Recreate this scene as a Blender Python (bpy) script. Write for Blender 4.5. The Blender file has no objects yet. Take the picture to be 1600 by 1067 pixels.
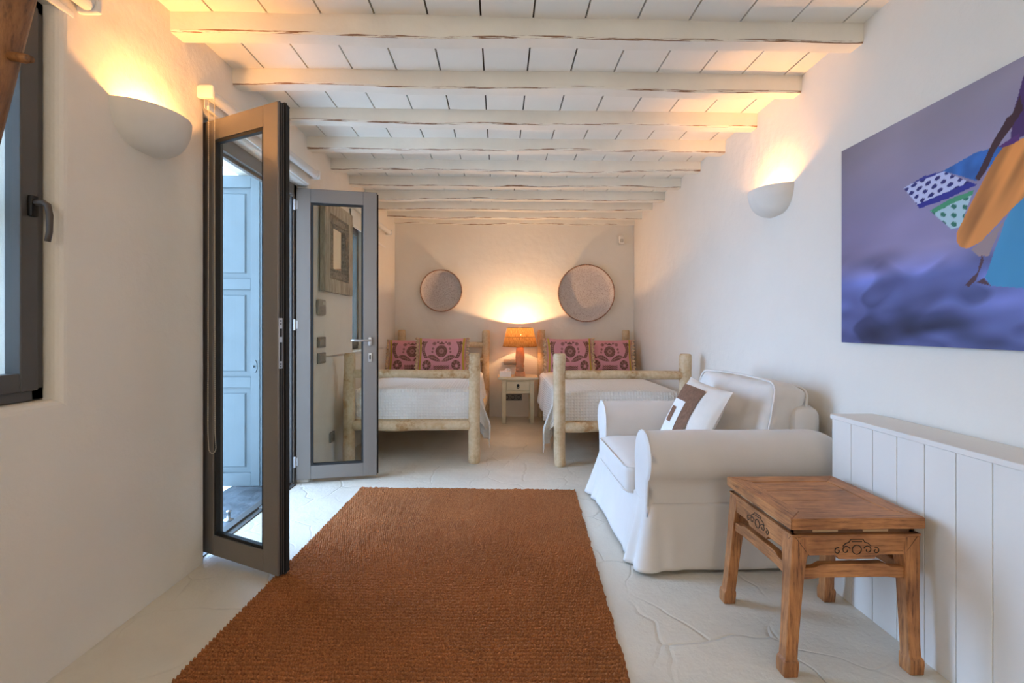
import bpy, math, random
import numpy as np
from mathutils import Vector, Matrix, noise as mnoise
R = random.Random(7)
PI = math.pi
C = bpy.context.scene.collection
S = bpy.context.scene

# ---------------------------------------------------------------- camera
cam_d = bpy.data.cameras.new('camera'); cam = bpy.data.objects.new('camera', cam_d); C.objects.link(cam)
cam.location = (0, 0, 1.21)
cam.rotation_euler = (PI/2, 0, -math.atan(20/756))
cam_d.sensor_width = 36; cam_d.lens = 756/1600*36; cam_d.shift_y = -23.5/1600
cam_d.clip_start = .02
S.camera = cam
# ---------------------------------------------------------------- colour and exposure
S.view_settings.view_transform = 'Standard'; S.view_settings.look = 'None'
S.view_settings.gamma = 1; S.view_settings.use_curve_mapping = False
S.view_settings.exposure = 0.3
S.cycles.max_bounces = 12; S.cycles.diffuse_bounces = 6; S.cycles.transparent_max_bounces = 16
S.cycles.sample_clamp_indirect = 6; S.cycles.use_denoising = True
# ---------------------------------------------------------------- world: an open blue sky
W = bpy.data.worlds.new('sky'); S.world = W; W.use_nodes = True
wt = W.node_tree; bg = wt.nodes['Background']; bg.inputs[1].default_value = 1.0
wg = wt.nodes.new('ShaderNodeTexCoord'); wd = wt.nodes.new('ShaderNodeVectorMath'); wd.operation = 'DOT_PRODUCT'
wd.inputs[1].default_value = Vector((-.87, .43, .30)).normalized(); wt.links.new(wg.outputs['Generated'], wd.inputs[0])
wr = wt.nodes.new('ShaderNodeValToRGB'); wt.links.new(wd.outputs['Value'], wr.inputs[0])   # sky brightened towards the door side, added to push light into the room
wr.color_ramp.interpolation = 'EASE'
wr.color_ramp.elements[0].position = .50; wr.color_ramp.elements[0].color = (2.5, 3.5, 5.0, 1)
wr.color_ramp.elements[1].position = .97; wr.color_ramp.elements[1].color = (5.9, 9.2, 14.8, 1)
wt.links.new(wr.outputs[0], bg.inputs[0])
# ---------------------------------------------------------------- sun on the terrace
sd = bpy.data.lights.new('sun', 'SUN'); sd.energy = 6; sd.angle = .01; sd.color = (1, .93, .82)
so = bpy.data.objects.new('sun', sd); C.objects.link(so)
so.rotation_euler = Vector((-.45, .55, -1)).to_track_quat('-Z', 'Y').to_euler()
so.location = (-4, -2, 6)
# ---------------------------------------------------------------- portals in the openings
def portal(name, loc, rot, sx, sy):
    d = bpy.data.lights.new(name, 'AREA'); d.shape = 'RECTANGLE'; d.size = sx; d.size_y = sy
    d.cycles.is_portal = True
    o = bpy.data.objects.new(name, d); C.objects.link(o); o.location = loc; o.rotation_euler = rot
portal('door_portal', (-2.09, 3.18, 1.2), (0, -PI/2, 0), 2.5, 1.42)
portal('bed_window_portal', (-2.09, 5.16, 1.64), (0, -PI/2, 0), 1.42, .8)
portal('near_window_portal', (-2.09, 1.13, 1.63), (0, -PI/2, 0), 1.42, 1.3)
portal('rear_window_portal', (.1, -2.62, 1.5), (PI/2, 0, 0), 1.1, 1.2)

# ================================================================ materials
MATS = {}
def new_mat(name):
    m = bpy.data.materials.new(name); m.use_nodes = True
    nt = m.node_tree; b = nt.nodes['Principled BSDF']
    MATS[name] = m
    return m, nt, b
def nd(nt, t, **kw):
    n = nt.nodes.new(t)
    for k, v in kw.items():
        if k in n.inputs.keys(): n.inputs[k].default_value = v
        else: setattr(n, k, v)
    return n
def lk(nt, a, b): nt.links.new(a, b)
def coords(nt, scale=(1, 1, 1), space='Object'):
    tc = nd(nt, 'ShaderNodeTexCoord'); mp = nd(nt, 'ShaderNodeMapping'); mp.inputs['Scale'].default_value = scale
    lk(nt, tc.outputs[space], mp.inputs['Vector']); return mp.outputs['Vector']
def ramp(nt, fac, stops):
    r = nd(nt, 'ShaderNodeValToRGB'); e = r.color_ramp.elements
    while len(e) < len(stops): e.new(.5)
    for i, (p, c) in enumerate(stops): e[i].position = p; e[i].color = (*c, 1) if len(c) == 3 else c
    lk(nt, fac, r.inputs[0]); return r.outputs[0]
def noise(nt, vec, scale, detail=3, rough=.5):
    n = nd(nt, 'ShaderNodeTexNoise'); n.inputs['Scale'].default_value = scale; n.inputs['Detail'].default_value = detail
    n.inputs['Roughness'].default_value = rough
    lk(nt, vec, n.inputs['Vector']); return n.outputs['Fac']
def bump(nt, b, h, dist, strength=1.0, prev=None):
    n = nd(nt, 'ShaderNodeBump'); n.inputs['Distance'].default_value = dist; n.inputs['Strength'].default_value = strength
    lk(nt, h, n.inputs['Height'])
    if prev: lk(nt, prev, n.inputs['Normal'])
    if b: lk(nt, n.outputs[0], b.inputs['Normal'])
    return n.outputs[0]
def math_n(nt, op, a, b=None, c=None):
    n = nd(nt, 'ShaderNodeMath'); n.operation = op
    for i, v in enumerate((a, b, c)):
        if v is None: continue
        if isinstance(v, (int, float)): n.inputs[i].default_value = v
        else: lk(nt, v, n.inputs[i])
    return n.outputs[0]
def mixc(nt, fac, a, b, mode='MIX'):
    n = nd(nt, 'ShaderNodeMix'); n.data_type = 'RGBA'; n.blend_type = mode
    for sock, v in ((n.inputs[0], fac), (n.inputs[6], a), (n.inputs[7], b)):
        if isinstance(v, (int, float)): sock.default_value = v
        elif isinstance(v, tuple): sock.default_value = (*v, 1) if len(v) == 3 else v
        else: lk(nt, v, sock)
    return n.outputs[2]

def mat_plain(name, col, rough=.6, metal=0.0, var=.0, vscale=8, bscale=0, bdist=.001, spec=.5, sheen=0):
    m, nt, b = new_mat(name)
    b.inputs['Base Color'].default_value = (*col, 1); b.inputs['Roughness'].default_value = rough
    b.inputs['Metallic'].default_value = metal; b.inputs['Specular IOR Level'].default_value = spec
    b.inputs['Sheen Weight'].default_value = sheen
    v = coords(nt)
    if var:
        f = noise(nt, v, vscale, 4)
        lk(nt, ramp(nt, f, [(.3, tuple(c*(1-var) for c in col)), (.7, tuple(min(1, c*(1+var)) for c in col))]), b.inputs['Base Color'])
    if bscale:
        bump(nt, b, noise(nt, v, bscale, 4), bdist)
    return m
def mat_plaster(name, col):
    m, nt, b = new_mat(name); v = coords(nt)
    b.inputs['Roughness'].default_value = .75; b.inputs['Specular IOR Level'].default_value = .25
    f = noise(nt, v, 2.2, 5, .6)
    lk(nt, ramp(nt, f, [(.3, tuple(c*.965 for c in col)), (.7, col)]), b.inputs['Base Color'])
    n1 = bump(nt, None, noise(nt, v, 3.0, 2), .035, .5)
    n2 = bump(nt, None, noise(nt, v, 16, 4, .6), .006, .6, n1)
    bump(nt, b, noise(nt, v, 120, 2), .0008, .5, n2)
    return m
mat_plaster('plaster', (.80, .755, .675))
def mat_floor():
    m, nt, b = new_mat('painted_stone'); v = coords(nt)
    b.inputs['Roughness'].default_value = .5; b.inputs['Specular IOR Level'].default_value = .4
    # wobbly flagstones under thick paint
    wn = nd(nt, 'ShaderNodeTexNoise'); wn.inputs['Scale'].default_value = 2.5; wn.inputs['Detail'].default_value = 2; lk(nt, v, wn.inputs['Vector'])
    wv = nd(nt, 'ShaderNodeVectorMath'); wv.operation = 'MULTIPLY_ADD'; lk(nt, wn.outputs['Color'], wv.inputs[0]); wv.inputs[1].default_value = (.28, .28, 0); lk(nt, v, wv.inputs[2])
    vo = nd(nt, 'ShaderNodeTexVoronoi'); vo.feature = 'DISTANCE_TO_EDGE'; vo.inputs['Scale'].default_value = 2.7; lk(nt, wv.outputs[0], vo.inputs['Vector'])
    vc = nd(nt, 'ShaderNodeTexVoronoi'); vc.feature = 'F1'; vc.inputs['Scale'].default_value = 2.7; lk(nt, wv.outputs[0], vc.inputs['Vector'])
    hv = nd(nt, 'ShaderNodeSeparateColor'); lk(nt, vc.outputs['Color'], hv.inputs[0])
    edge = ramp(nt, vo.outputs['Distance'], [(0.0, (0, 0, 0)), (.022, (1, 1, 1))])
    patch = ramp(nt, noise(nt, v, 1.7, 2), [(.40, (0, 0, 0)), (.60, (1, 1, 1))])
    h = math_n(nt, 'MULTIPLY', math_n(nt, 'ADD', math_n(nt, 'MULTIPLY', hv.outputs[0], .8), edge), patch)
    n1 = bump(nt, None, h, .0045, .8)
    n2 = bump(nt, None, noise(nt, v, 7, 4, .6), .012, .5, n1)
    n3 = bump(nt, b, noise(nt, v, 60, 4, .7), .003, .7, n2)
    f = noise(nt, v, 3, 5, .6)
    base = ramp(nt, f, [(.3, (.66, .61, .51)), (.7, (.73, .685, .58))])
    dirt = math_n(nt, 'MULTIPLY', math_n(nt, 'SUBTRACT', 1, edge), math_n(nt, 'MULTIPLY', patch, .10))
    lk(nt, mixc(nt, dirt, base, (.36, .30, .22)), b.inputs['Base Color'])
mat_floor()
mat_plain('white_paint', (.78, .755, .70), .5, var=.03, vscale=3, bscale=30, bdist=.0008)
mat_plain('board_paint', (.86, .825, .74), .5, var=.03, vscale=3, bscale=30, bdist=.0008)
mat_plain('board_gap', (.10, .075, .05), .9)
mat_plain('beam_paint', (.83, .795, .70), .55, var=.05, vscale=4, bscale=14, bdist=.004)
def mat_arris():
    m, nt, b = new_mat('beam_worn_arris'); v = coords(nt, (2.2, 18, 70))
    b.inputs['Roughness'].default_value = .6
    f = noise(nt, v, 2.2, 5, .62)
    lk(nt, ramp(nt, f, [(.505, (.83, .795, .70)), (.53, (.24, .13, .07))]), b.inputs['Base Color'])
mat_arris()
mat_plain('aluminium_frame', (.235, .21, .19), .42, metal=.35, bscale=400, bdist=.0002)
mat_plain('dark_aluminium', (.085, .080, .075), .5, metal=.2)
mat_plain('black_rubber', (.012, .012, .012), .7)
mat_plain('brushed_steel', (.55, .55, .56), .32, metal=.9)
mat_plain('white_plastic', (.80, .78, .74), .4)
mat_plain('blind_fabric', (.74, .72, .68), .8, bscale=300, bdist=.0003)
mat_plain('bead_chain', (.62, .56, .46), .35, metal=.4)
mat_plain('plaster_sconce', (.74, .71, .65), .8, var=.04, vscale=9, bscale=60, bdist=.0006)
mat_plain('shutter_paint', (.155, .195, .215), .55, var=.05, vscale=6, bscale=50, bdist=.0004)
mat_plain('shutter_hardware', (.16, .20, .225), .45, metal=.2)
mat_plain('slate', (.085, .10, .115), .45, var=.45, vscale=9, bscale=14, bdist=.01)
mat_plain('terrace_paint', (.80, .79, .76), .8, var=.04)
mat_plain('grey_plastic', (.20, .19, .175), .45)
mat_plain('thermostat_grey', (.30, .28, .25), .5)
mat_plain('slipcover', (.71, .665, .61), .85, var=.03, vscale=5, bscale=350, bdist=.0005, spec=.2, sheen=.15)
mat_plain('cushion_linen', (.72, .655, .575), .9, var=.05, vscale=9, bscale=400, bdist=.0006, spec=.2)
mat_plain('brown_wool', (.215, .118, .075), .95, var=.18, vscale=60, bscale=260, bdist=.002, spec=.1)
mat_plain('white_wool', (.80, .77, .72), .95, bscale=260, bdist=.0015, spec=.1)
mat_plain('fringe', (.60, .42, .27), .9, var=.25, vscale=40)
mat_plain('mattress_ticking', (.66, .56, .44), .9, bscale=200, bdist=.0004)
mat_plain('cream_paint', (.66, .60, .43), .5, var=.07, vscale=8, bscale=40, bdist=.0006)
mat_plain('dark_iron', (.02, .018, .017), .5, metal=.6)
mat_plain('dark_bronze', (.075, .060, .052), .45)
mat_plain('tissue', (.85, .84, .82), .8)
mat_plain('lamp_wood', (.46, .25, .14), .6, var=.2, vscale=10, bscale=60, bdist=.0008)
mat_plain('screen_grey', (.45, .44, .40), .5)
mat_plain('ink', (.018, .012, .008), .8)
mat_plain('pale_slot', (.52, .36, .20), .7)
def mat_log():
    m, nt, b = new_mat('peeled_log'); v = coords(nt); vs = coords(nt, (1, 1, 1))
    b.inputs['Roughness'].default_value = .6
    f = noise(nt, v, 5, 5, .65); g = noise(nt, v, 40, 3)
    c1 = ramp(nt, f, [(.34, (.42, .22, .075)), (.41, (.58, .41, .23)), (.60, (.68, .53, .34)), (.70, (.48, .28, .11))])
    lk(nt, mixc(nt, .15, c1, ramp(nt, g, [(.3, (.3, .2, .1)), (.7, (.8, .68, .5))])), b.inputs['Base Color'])
    n1 = bump(nt, None, noise(nt, v, 8, 3), .02, .5)
    bump(nt, b, g, .002, .5, n1)
mat_log()
def mat_elm(name='elm_wood', dark=1.0, grain=(1, 1, 1)):
    m, nt, b = new_mat(name); v = coords(nt, grain)
    b.inputs['Roughness'].default_value = .48
    st = noise(nt, v, 9, 6, .7)
    big = noise(nt, coords(nt), 6, 3, .6)
    c = ramp(nt, st, [(.30, tuple(k*dark for k in (.075, .024, .008))), (.45, tuple(k*dark for k in (.36, .145, .045))), (.62, tuple(k*dark for k in (.50, .22, .075))), (.8, tuple(k*dark for k in (.26, .095, .028)))])
    wear = ramp(nt, big, [(.40, (.55, .50, .45)), (.60, (1, 1, 1))])
    lk(nt, mixc(nt, .8, c, wear, 'MULTIPLY'), b.inputs['Base Color'])
    bump(nt, b, st, .0018, .6)
mat_elm('elm_along_x', 1.15, (.9, 14, 14)); mat_elm('elm_along_y', 1.15, (14, .9, 14)); mat_elm('elm_along_z', 1.1, (12, 12, 1.0)); mat_elm('elm_dark', .42, (.9, 14, 14))
mat_elm('pole_wood', .62, (10, 10, 1.2))
def mat_greywood():
    m, nt, b = new_mat('limed_wood'); v = coords(nt, (6, 6, 1.2))
    b.inputs['Roughness'].default_value = .7
    f = noise(nt, v, 5, 5, .65)
    lk(nt, ramp(nt, f, [(.3, (.26, .215, .16)), (.5, (.42, .365, .285)), (.7, (.54, .48, .39))]), b.inputs['Base Color'])
    bump(nt, b, f, .003, .5)
mat_greywood()
mat_plain('carved_wood', (.30, .25, .195), .7, var=.4, vscale=45, bscale=70, bdist=.006)
mat_plain('mirror_silver', (.85, .85, .84), .03, metal=1.0)
def mat_basket():
    m, nt, b = new_mat('whitewashed_weave'); tc = nd(nt, 'ShaderNodeTexCoord')
    sp = nd(nt, 'ShaderNodeSeparateXYZ'); lk(nt, tc.outputs['Object'], sp.inputs[0])
    r = math_n(nt, 'SQRT', math_n(nt, 'ADD', math_n(nt, 'POWER', sp.outputs[0], 2), math_n(nt, 'POWER', sp.outputs[2], 2)))
    a = math_n(nt, 'ARCTAN2', sp.outputs[2], sp.outputs[0])
    ring = math_n(nt, 'SINE', math_n(nt, 'MULTIPLY', r, 420)); rad = math_n(nt, 'SINE', math_n(nt, 'MULTIPLY', a, 90))
    h = math_n(nt, 'ADD', math_n(nt, 'MULTIPLY', ring, .5), math_n(nt, 'MULTIPLY', math_n(nt, 'MULTIPLY', ring, rad), .5))
    f = noise(nt, tc.outputs['Object'], 75, 4, .8); g = noise(nt, tc.outputs['Object'], 9, 3)
    c = ramp(nt, f, [(.36, (.33, .25, .20)), (.47, (.58, .52, .49)), (.7, (.70, .64, .61))])
    c = mixc(nt, math_n(nt, 'MULTIPLY', g, .25), c, (.42, .38, .38))
    lk(nt, c, b.inputs['Base Color']); b.inputs['Roughness'].default_value = .85
    bump(nt, b, h, .003, .7)
mat_basket()
mat_plain('basket_rim', (.33, .20, .14), .85, var=.55, vscale=55, bscale=80, bdist=.004)
def mat_jute():
    m, nt, b = new_mat('jute_weave'); tc = nd(nt, 'ShaderNodeTexCoord'); v = tc.outputs['Object']
    wn = nd(nt, 'ShaderNodeTexNoise'); wn.inputs['Scale'].default_value = 9; wn.inputs['Detail'].default_value = 3; lk(nt, v, wn.inputs['Vector'])
    wv = nd(nt, 'ShaderNodeVectorMath'); wv.operation = 'MULTIPLY_ADD'; lk(nt, wn.outputs['Color'], wv.inputs[0]); wv.inputs[1].default_value = (.016, .016, 0); lk(nt, v, wv.inputs[2])
    sp = nd(nt, 'ShaderNodeSeparateXYZ'); lk(nt, wv.outputs[0], sp.inputs[0])
    uvn = nd(nt, 'ShaderNodeUVMap'); uvn.uv_map = 'weave'; su = nd(nt, 'ShaderNodeSeparateXYZ'); lk(nt, uvn.outputs[0], su.inputs[0])
    rowi = math_n(nt, 'FLOOR', math_n(nt, 'MULTIPLY', su.outputs[1], 1/.0215))
    col = math_n(nt, 'ADD', math_n(nt, 'MULTIPLY', math_n(nt, 'ADD', su.outputs[0], math_n(nt, 'MULTIPLY', wn.outputs['Fac'], .03)), 1/.0105), math_n(nt, 'MULTIPLY', rowi, .37))
    sx = math_n(nt, 'ABSOLUTE', math_n(nt, 'SINE', math_n(nt, 'MULTIPLY', col, PI)))
    kn = math_n(nt, 'POWER', sx, .7)
    f = noise(nt, v, 160, 3, .7); g = noise(nt, v, 2.2, 4, .6)
    h = math_n(nt, 'ADD', kn, math_n(nt, 'MULTIPLY', f, .5))
    c = ramp(nt, f, [(.25, (.19, .062, .019)), (.5, (.36, .132, .042)), (.75, (.55, .235, .085))])
    c = mixc(nt, .6, c, ramp(nt, g, [(.3, (.72, .72, .74)), (.7, (1.12, 1.06, 1.0))]), 'MULTIPLY')
    lk(nt, c, b.inputs['Base Color']); b.inputs['Roughness'].default_value = .8; b.inputs['Specular IOR Level'].default_value = .25
    bump(nt, b, f, .003, 1.0)
mat_jute()
def mat_waffle():
    m, nt, b = new_mat('waffle_cotton')
    uv = nd(nt, 'ShaderNodeUVMap'); uv.uv_map = 'weave'
    sp = nd(nt, 'ShaderNodeSeparateXYZ'); lk(nt, uv.outputs[0], sp.inputs[0])
    k = PI/.026
    sx = math_n(nt, 'ABSOLUTE', math_n(nt, 'SINE', math_n(nt, 'MULTIPLY', sp.outputs[0], k)))
    sy = math_n(nt, 'ABSOLUTE', math_n(nt, 'SINE', math_n(nt, 'MULTIPLY', sp.outputs[1], k)))
    h = math_n(nt, 'SUBTRACT', 1, math_n(nt, 'POWER', math_n(nt, 'MULTIPLY', sx, sy), .6))
    b.inputs['Base Color'].default_value = (.87, .845, .80, 1); b.inputs['Roughness'].default_value = .9; b.inputs['Specular IOR Level'].default_value = .2
    bump(nt, b, h, .007, .8)
mat_waffle()
def mat_vcol(name, rough=.7, bscale=0, bdist=.001):
    m, nt, b = new_mat(name); a = nd(nt, 'ShaderNodeVertexColor'); a.layer_name = 'print'
    lk(nt, a.outputs[0], b.inputs['Base Color']); b.inputs['Roughness'].default_value = rough; b.inputs['Specular IOR Level'].default_value = .3
    if bscale: bump(nt, b, noise(nt, coords(nt), bscale, 3), bdist)
mat_vcol('printed_cotton', .9, 300, .0006); mat_vcol('canvas_print', .5)
def mat_glass():
    m, nt, b = new_mat('window_glass'); nt.nodes.remove(b)
    tr = nd(nt, 'ShaderNodeBsdfTransparent'); tr.inputs[0].default_value = (.94, .97, .96, 1)
    gl = nd(nt, 'ShaderNodeBsdfGlossy'); gl.inputs['Roughness'].default_value = .01
    fr = nd(nt, 'ShaderNodeFresnel'); fr.inputs[0].default_value = 1.42
    ge = nd(nt, 'ShaderNodeNewGeometry'); fac = math_n(nt, 'MULTIPLY', fr.outputs[0], math_n(nt, 'SUBTRACT', 1, ge.outputs['Backfacing']))
    mx = nd(nt, 'ShaderNodeMixShader'); lk(nt, fac, mx.inputs[0]); lk(nt, tr.outputs[0], mx.inputs[1]); lk(nt, gl.outputs[0], mx.inputs[2])
    lk(nt, mx.outputs[0], nt.nodes['Material Output'].inputs[0])
mat_glass()
def mat_raffia():
    m, nt, b = new_mat('raffia'); nt.nodes.remove(b)
    tc = nd(nt, 'ShaderNodeTexCoord'); sp = nd(nt, 'ShaderNodeSeparateXYZ'); lk(nt, tc.outputs['Object'], sp.inputs[0])
    a = math_n(nt, 'ARCTAN2', sp.outputs[1], sp.outputs[0])
    cb = nd(nt, 'ShaderNodeCombineXYZ'); lk(nt, math_n(nt, 'MULTIPLY', a, 26), cb.inputs[0]); lk(nt, math_n(nt, 'MULTIPLY', sp.outputs[2], 22), cb.inputs[1])
    f = noise(nt, cb.outputs[0], 1.0, 4, .7)
    colr = ramp(nt, f, [(.25, (.12, .045, .012)), (.5, (.38, .17, .05)), (.75, (.58, .32, .11))])
    di = nd(nt, 'ShaderNodeBsdfDiffuse'); lk(nt, colr, di.inputs[0])
    tl = nd(nt, 'ShaderNodeBsdfTranslucent'); lk(nt, colr, tl.inputs[0])
    m1 = nd(nt, 'ShaderNodeMixShader'); m1.inputs[0].default_value = .09; lk(nt, di.outputs[0], m1.inputs[1]); lk(nt, tl.outputs[0], m1.inputs[2])
    tr = nd(nt, 'ShaderNodeBsdfTransparent')
    hole = ramp(nt, f, [(.665, (0, 0, 0)), (.70, (1, 1, 1))])
    m2 = nd(nt, 'ShaderNodeMixShader'); lk(nt, hole, m2.inputs[0]); lk(nt, m1.outputs[0], m2.inputs[1]); lk(nt, tr.outputs[0], m2.inputs[2])
    lk(nt, m2.outputs[0], nt.nodes['Material Output'].inputs[0])
mat_raffia()
def mat_bulb():
    m, nt, b = new_mat('lit_bulb'); b.inputs['Emission Color'].default_value = (1, .70, .36, 1); b.inputs['Emission Strength'].default_value = 30
mat_bulb()
def mat_fill_glow():
    m, nt, b = new_mat('fill_glow'); b.inputs['Base Color'].default_value = (.8, .75, .65, 1); b.inputs['Emission Color'].default_value = (1, .82, .58, 1); b.inputs['Emission Strength'].default_value = 19  # emission for the added fill globe behind the camera
mat_fill_glow()

# ================================================================ mesh helpers
def wloc(p):
    v = Vector((0, 0, 0))
    while p is not None: v += p.location; p = p.parent
    return v
class MB:
    """collects geometry in world space, links it as ONE mesh object"""
    def __init__(s): s.v = []; s.f = []; s.m = []; s.uv = {}
    def add(s, vs, fs, mi=0, M=None):
        o = len(s.v)
        s.v += [tuple(M @ Vector(p)) if M is not None else tuple(p) for p in vs]
        s.f += [tuple(i+o for i in f) for f in fs]; s.m += [mi]*len(fs); return o
    def box(s, a, b, mi=0, M=None):
        x0, y0, z0 = (min(a[i], b[i]) for i in range(3)); x1, y1, z1 = (max(a[i], b[i]) for i in range(3))
        s.add([(x0,y0,z0),(x1,y0,z0),(x1,y1,z0),(x0,y1,z0),(x0,y0,z1),(x1,y0,z1),(x1,y1,z1),(x0,y1,z1)],
              [(3,2,1,0),(4,5,6,7),(0,1,5,4),(1,2,6,5),(2,3,7,6),(3,0,4,7)], mi, M); return s
    def prism(s, poly, axis, a, b, mi=0, M=None):
        """poly of 2-D points in the two other axes, extruded along axis from a to b"""
        n = len(poly)
        def P(p, t):
            return (t, p[0], p[1]) if axis == 0 else (p[0], t, p[1]) if axis == 1 else (p[0], p[1], t)
        vs = [P(p, a) for p in poly]+[P(p, b) for p in poly]
        fs = [tuple(range(n))[::-1], tuple(range(n, 2*n))]+[(i, (i+1) % n, n+(i+1) % n, n+i) for i in range(n)]
        s.add(vs, fs, mi, M); return s
    def tube(s, path, rad, n=12, mi=0, M=None, caps=True, jit=0, seed=0, dome=0):
        path = [Vector(p) for p in path]; rr = random.Random(seed)
        if not hasattr(rad, '__len__'): rad = [rad]*len(path)
        rad = list(rad)
        vs = []; N = len(path)
        t0 = (path[1]-path[0]).normalized(); up = Vector((0, 0, 1)) if abs(t0.z) < .9 else Vector((1, 0, 0))
        u = t0.cross(up).normalized()
        ph = [rr.uniform(0, 6.28) for _ in range(4)]
        for i, p in enumerate(path):
            t = (path[min(i+1, N-1)]-path[max(i-1, 0)]).normalized()
            u = (u-t*u.dot(t)).normalized(); w = t.cross(u)
            for k in range(n):
                a = 2*PI*k/n
                r = rad[i]*(1+jit*(.6*math.sin(2*a+ph[0]+i*.35)+.4*math.sin(3*a+ph[1]-i*.22)+.5*math.sin(i*.7+ph[2])))
                vs.append(p+(u*math.cos(a)+w*math.sin(a))*r)
        fs = [(i*n+k, i*n+(k+1) % n, (i+1)*n+(k+1) % n, (i+1)*n+k) for i in range(N-1) for k in range(n)]
        if caps:
            fs.append(tuple(range(n))[::-1]); fs.append(tuple((N-1)*n+k for k in range(n)))
        s.add(vs, fs, mi, M); return s
    def lathe(s, prof, c=(0, 0, 0), n=32, mi=0, M=None, a0=0, a1=2*PI):
        full = abs(a1-a0-2*PI) < 1e-6; k = n if full else n+1
        vs = [(c[0]+r*math.cos(a0+(a1-a0)*j/n), c[1]+r*math.sin(a0+(a1-a0)*j/n), c[2]+z) for r, z in prof for j in range(k)]
        fs = [(i*k+j, i*k+(j+1) % k, (i+1)*k+(j+1) % k, (i+1)*k+j) for i in range(len(prof)-1) for j in range(n)]
        s.add(vs, fs, mi, M); return s
    def grid(s, fn, nu, nv, mi=0, M=None, flip=False, uvfn=None):
        vs = [fn(i/nu, j/nv) for j in range(nv+1) for i in range(nu+1)]
        w = nu+1
        fs = [(j*w+i, j*w+i+1, (j+1)*w+i+1, (j+1)*w+i) for j in range(nv) for i in range(nu)]
        if flip: fs = [f[::-1] for f in fs]
        o = s.add(vs, fs, mi, M)
        if uvfn:
            for j in range(nv+1):
                for i in range(nu+1): s.uv[o+j*w+i] = uvfn(i/nu, j/nv)
        return s
    def build(s, name, mats, parent=None, smooth=False, bevel=0, seg=2, sub=0, auto=None, weld=False, cols=None):
        me = bpy.data.meshes.new(name); L = wloc(parent)
        me.from_pydata([(p[0]-L.x, p[1]-L.y, p[2]-L.z) for p in s.v], [], s.f)
        if isinstance(mats, str): mats = [mats]
        for m in mats: me.materials.append(MATS[m])
        me.polygons.foreach_set('material_index', s.m)
        if s.uv:
            l = me.uv_layers.new(name='weave')
            for lp in me.loops: l.data[lp.index].uv = s.uv.get(lp.vertex_index, (0, 0))
        if cols is not None:
            ca = me.color_attributes.new('print', 'FLOAT_COLOR', 'POINT')
            ca.data.foreach_set('color', np.asarray(cols, dtype=np.float32).ravel())
        if smooth: me.polygons.foreach_set('use_smooth', [True]*len(me.polygons))
        me.update()
        o = bpy.data.objects.new(name, me); C.objects.link(o)
        if parent: o.parent = parent
        if weld:
            w = o.modifiers.new('weld', 'WELD'); w.merge_threshold = .0005
        if bevel:
            b = o.modifiers.new('bevel', 'BEVEL'); b.width = bevel; b.segments = seg; b.limit_method = 'ANGLE'; b.angle_limit = .6
            me.polygons.foreach_set('use_smooth', [True]*len(me.polygons)); b.harden_normals = True
        if sub:
            q = o.modifiers.new('sub', 'SUBSURF'); q.levels = sub; q.render_levels = sub
        return o
def tag(o, label, cat, group=None):
    o['label'] = label; o['category'] = cat
    if group: o['group'] = group
    return o
def thing(name, label, cat, loc, group=None):
    o = bpy.data.objects.new(name, None); C.objects.link(o); o.location = loc; o.empty_display_size = .1
    return tag(o, label, cat, group)
def struct(o, label=None):
    o['kind'] = 'structure'
    if label: o['label'] = label
    return o
def sempty(name, loc, label=None):
    o = bpy.data.objects.new(name, None); C.objects.link(o); o.location = loc; return struct(o, label)
def rbox(mb, c, h, r, n=10, bulge=(0, 0, 0), wr=0, seed=0, M=None, mi=0, flip=False):
    """rounded, puffed box: half sizes h, corner radius r"""
    off = Vector((seed*3.1, seed*1.7, seed))
    for ax in range(3):
        for sg in (-1, 1):
            a1, a2 = (ax+1) % 3, (ax+2) % 3
            def fn(u, v):
                p = [0, 0, 0]; p[ax] = sg*h[ax]; p[a1] = (2*u-1)*h[a1]; p[a2] = (2*v-1)*h[a2]
                q = [max(-(h[i]-r), min(h[i]-r, p[i])) for i in range(3)]
                d = Vector(p)-Vector(q); d = d.normalized()*r if d.length > 1e-9 else d
                w = Vector(q)+d
                nrm = d.normalized() if d.length > 1e-9 else Vector((0, 0, 1))
                f = [math.cos(min(1, abs(w[i])/h[i])*PI/2) for i in range(3)]
                o = Vector([w[i]/h[i]*bulge[i]*f[(i+1) % 3]**.6*f[(i+2) % 3]**.6 for i in range(3)])
                w = w+o
                if wr: w = w+nrm*wr*(mnoise.noise(w*7+off)+.5*mnoise.noise(w*17+off))
                return Vector(c)+w
            mb.grid(fn, n, n, mi, M, flip=(sg < 0))
    return mb
def pillow(mb, w, h, t, nu=24, nv=20, M=None, mi=0, wr=.004, seed=0, pinch=.06):
    """knife-edge cushion, width w along x, height h along z, thickness t along y, front at -y"""
    off = Vector((seed*2.3, seed, 0))
    for sg in (-1, 1):
        def fn(u, v):
            a, b = 2*u-1, 2*v-1
            e = (max(0, 1-abs(a)**2.6)*max(0, 1-abs(b)**2.6))**.55
            x = a*w/2*(1-pinch*(1-abs(b)**2)*abs(a)**3*1.0); z = b*h/2*(1-pinch*(1-abs(a)**2)*abs(b)**3*1.0)
            y = sg*t/2*e + wr*e**.3*mnoise.noise(Vector((a*2.3, b*2.3, sg*3))+off)
            return (x, y, z)
        mb.grid(fn, nu, nv, mi, M, flip=(sg > 0))
    return mb

def LWX(y): return -1.515+.0312*(y-2.5)
def RWX(y): return 1.752+.0167*(y-2.3)
YB, YR, ZC = 6.5, -2.6, 2.668

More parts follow.
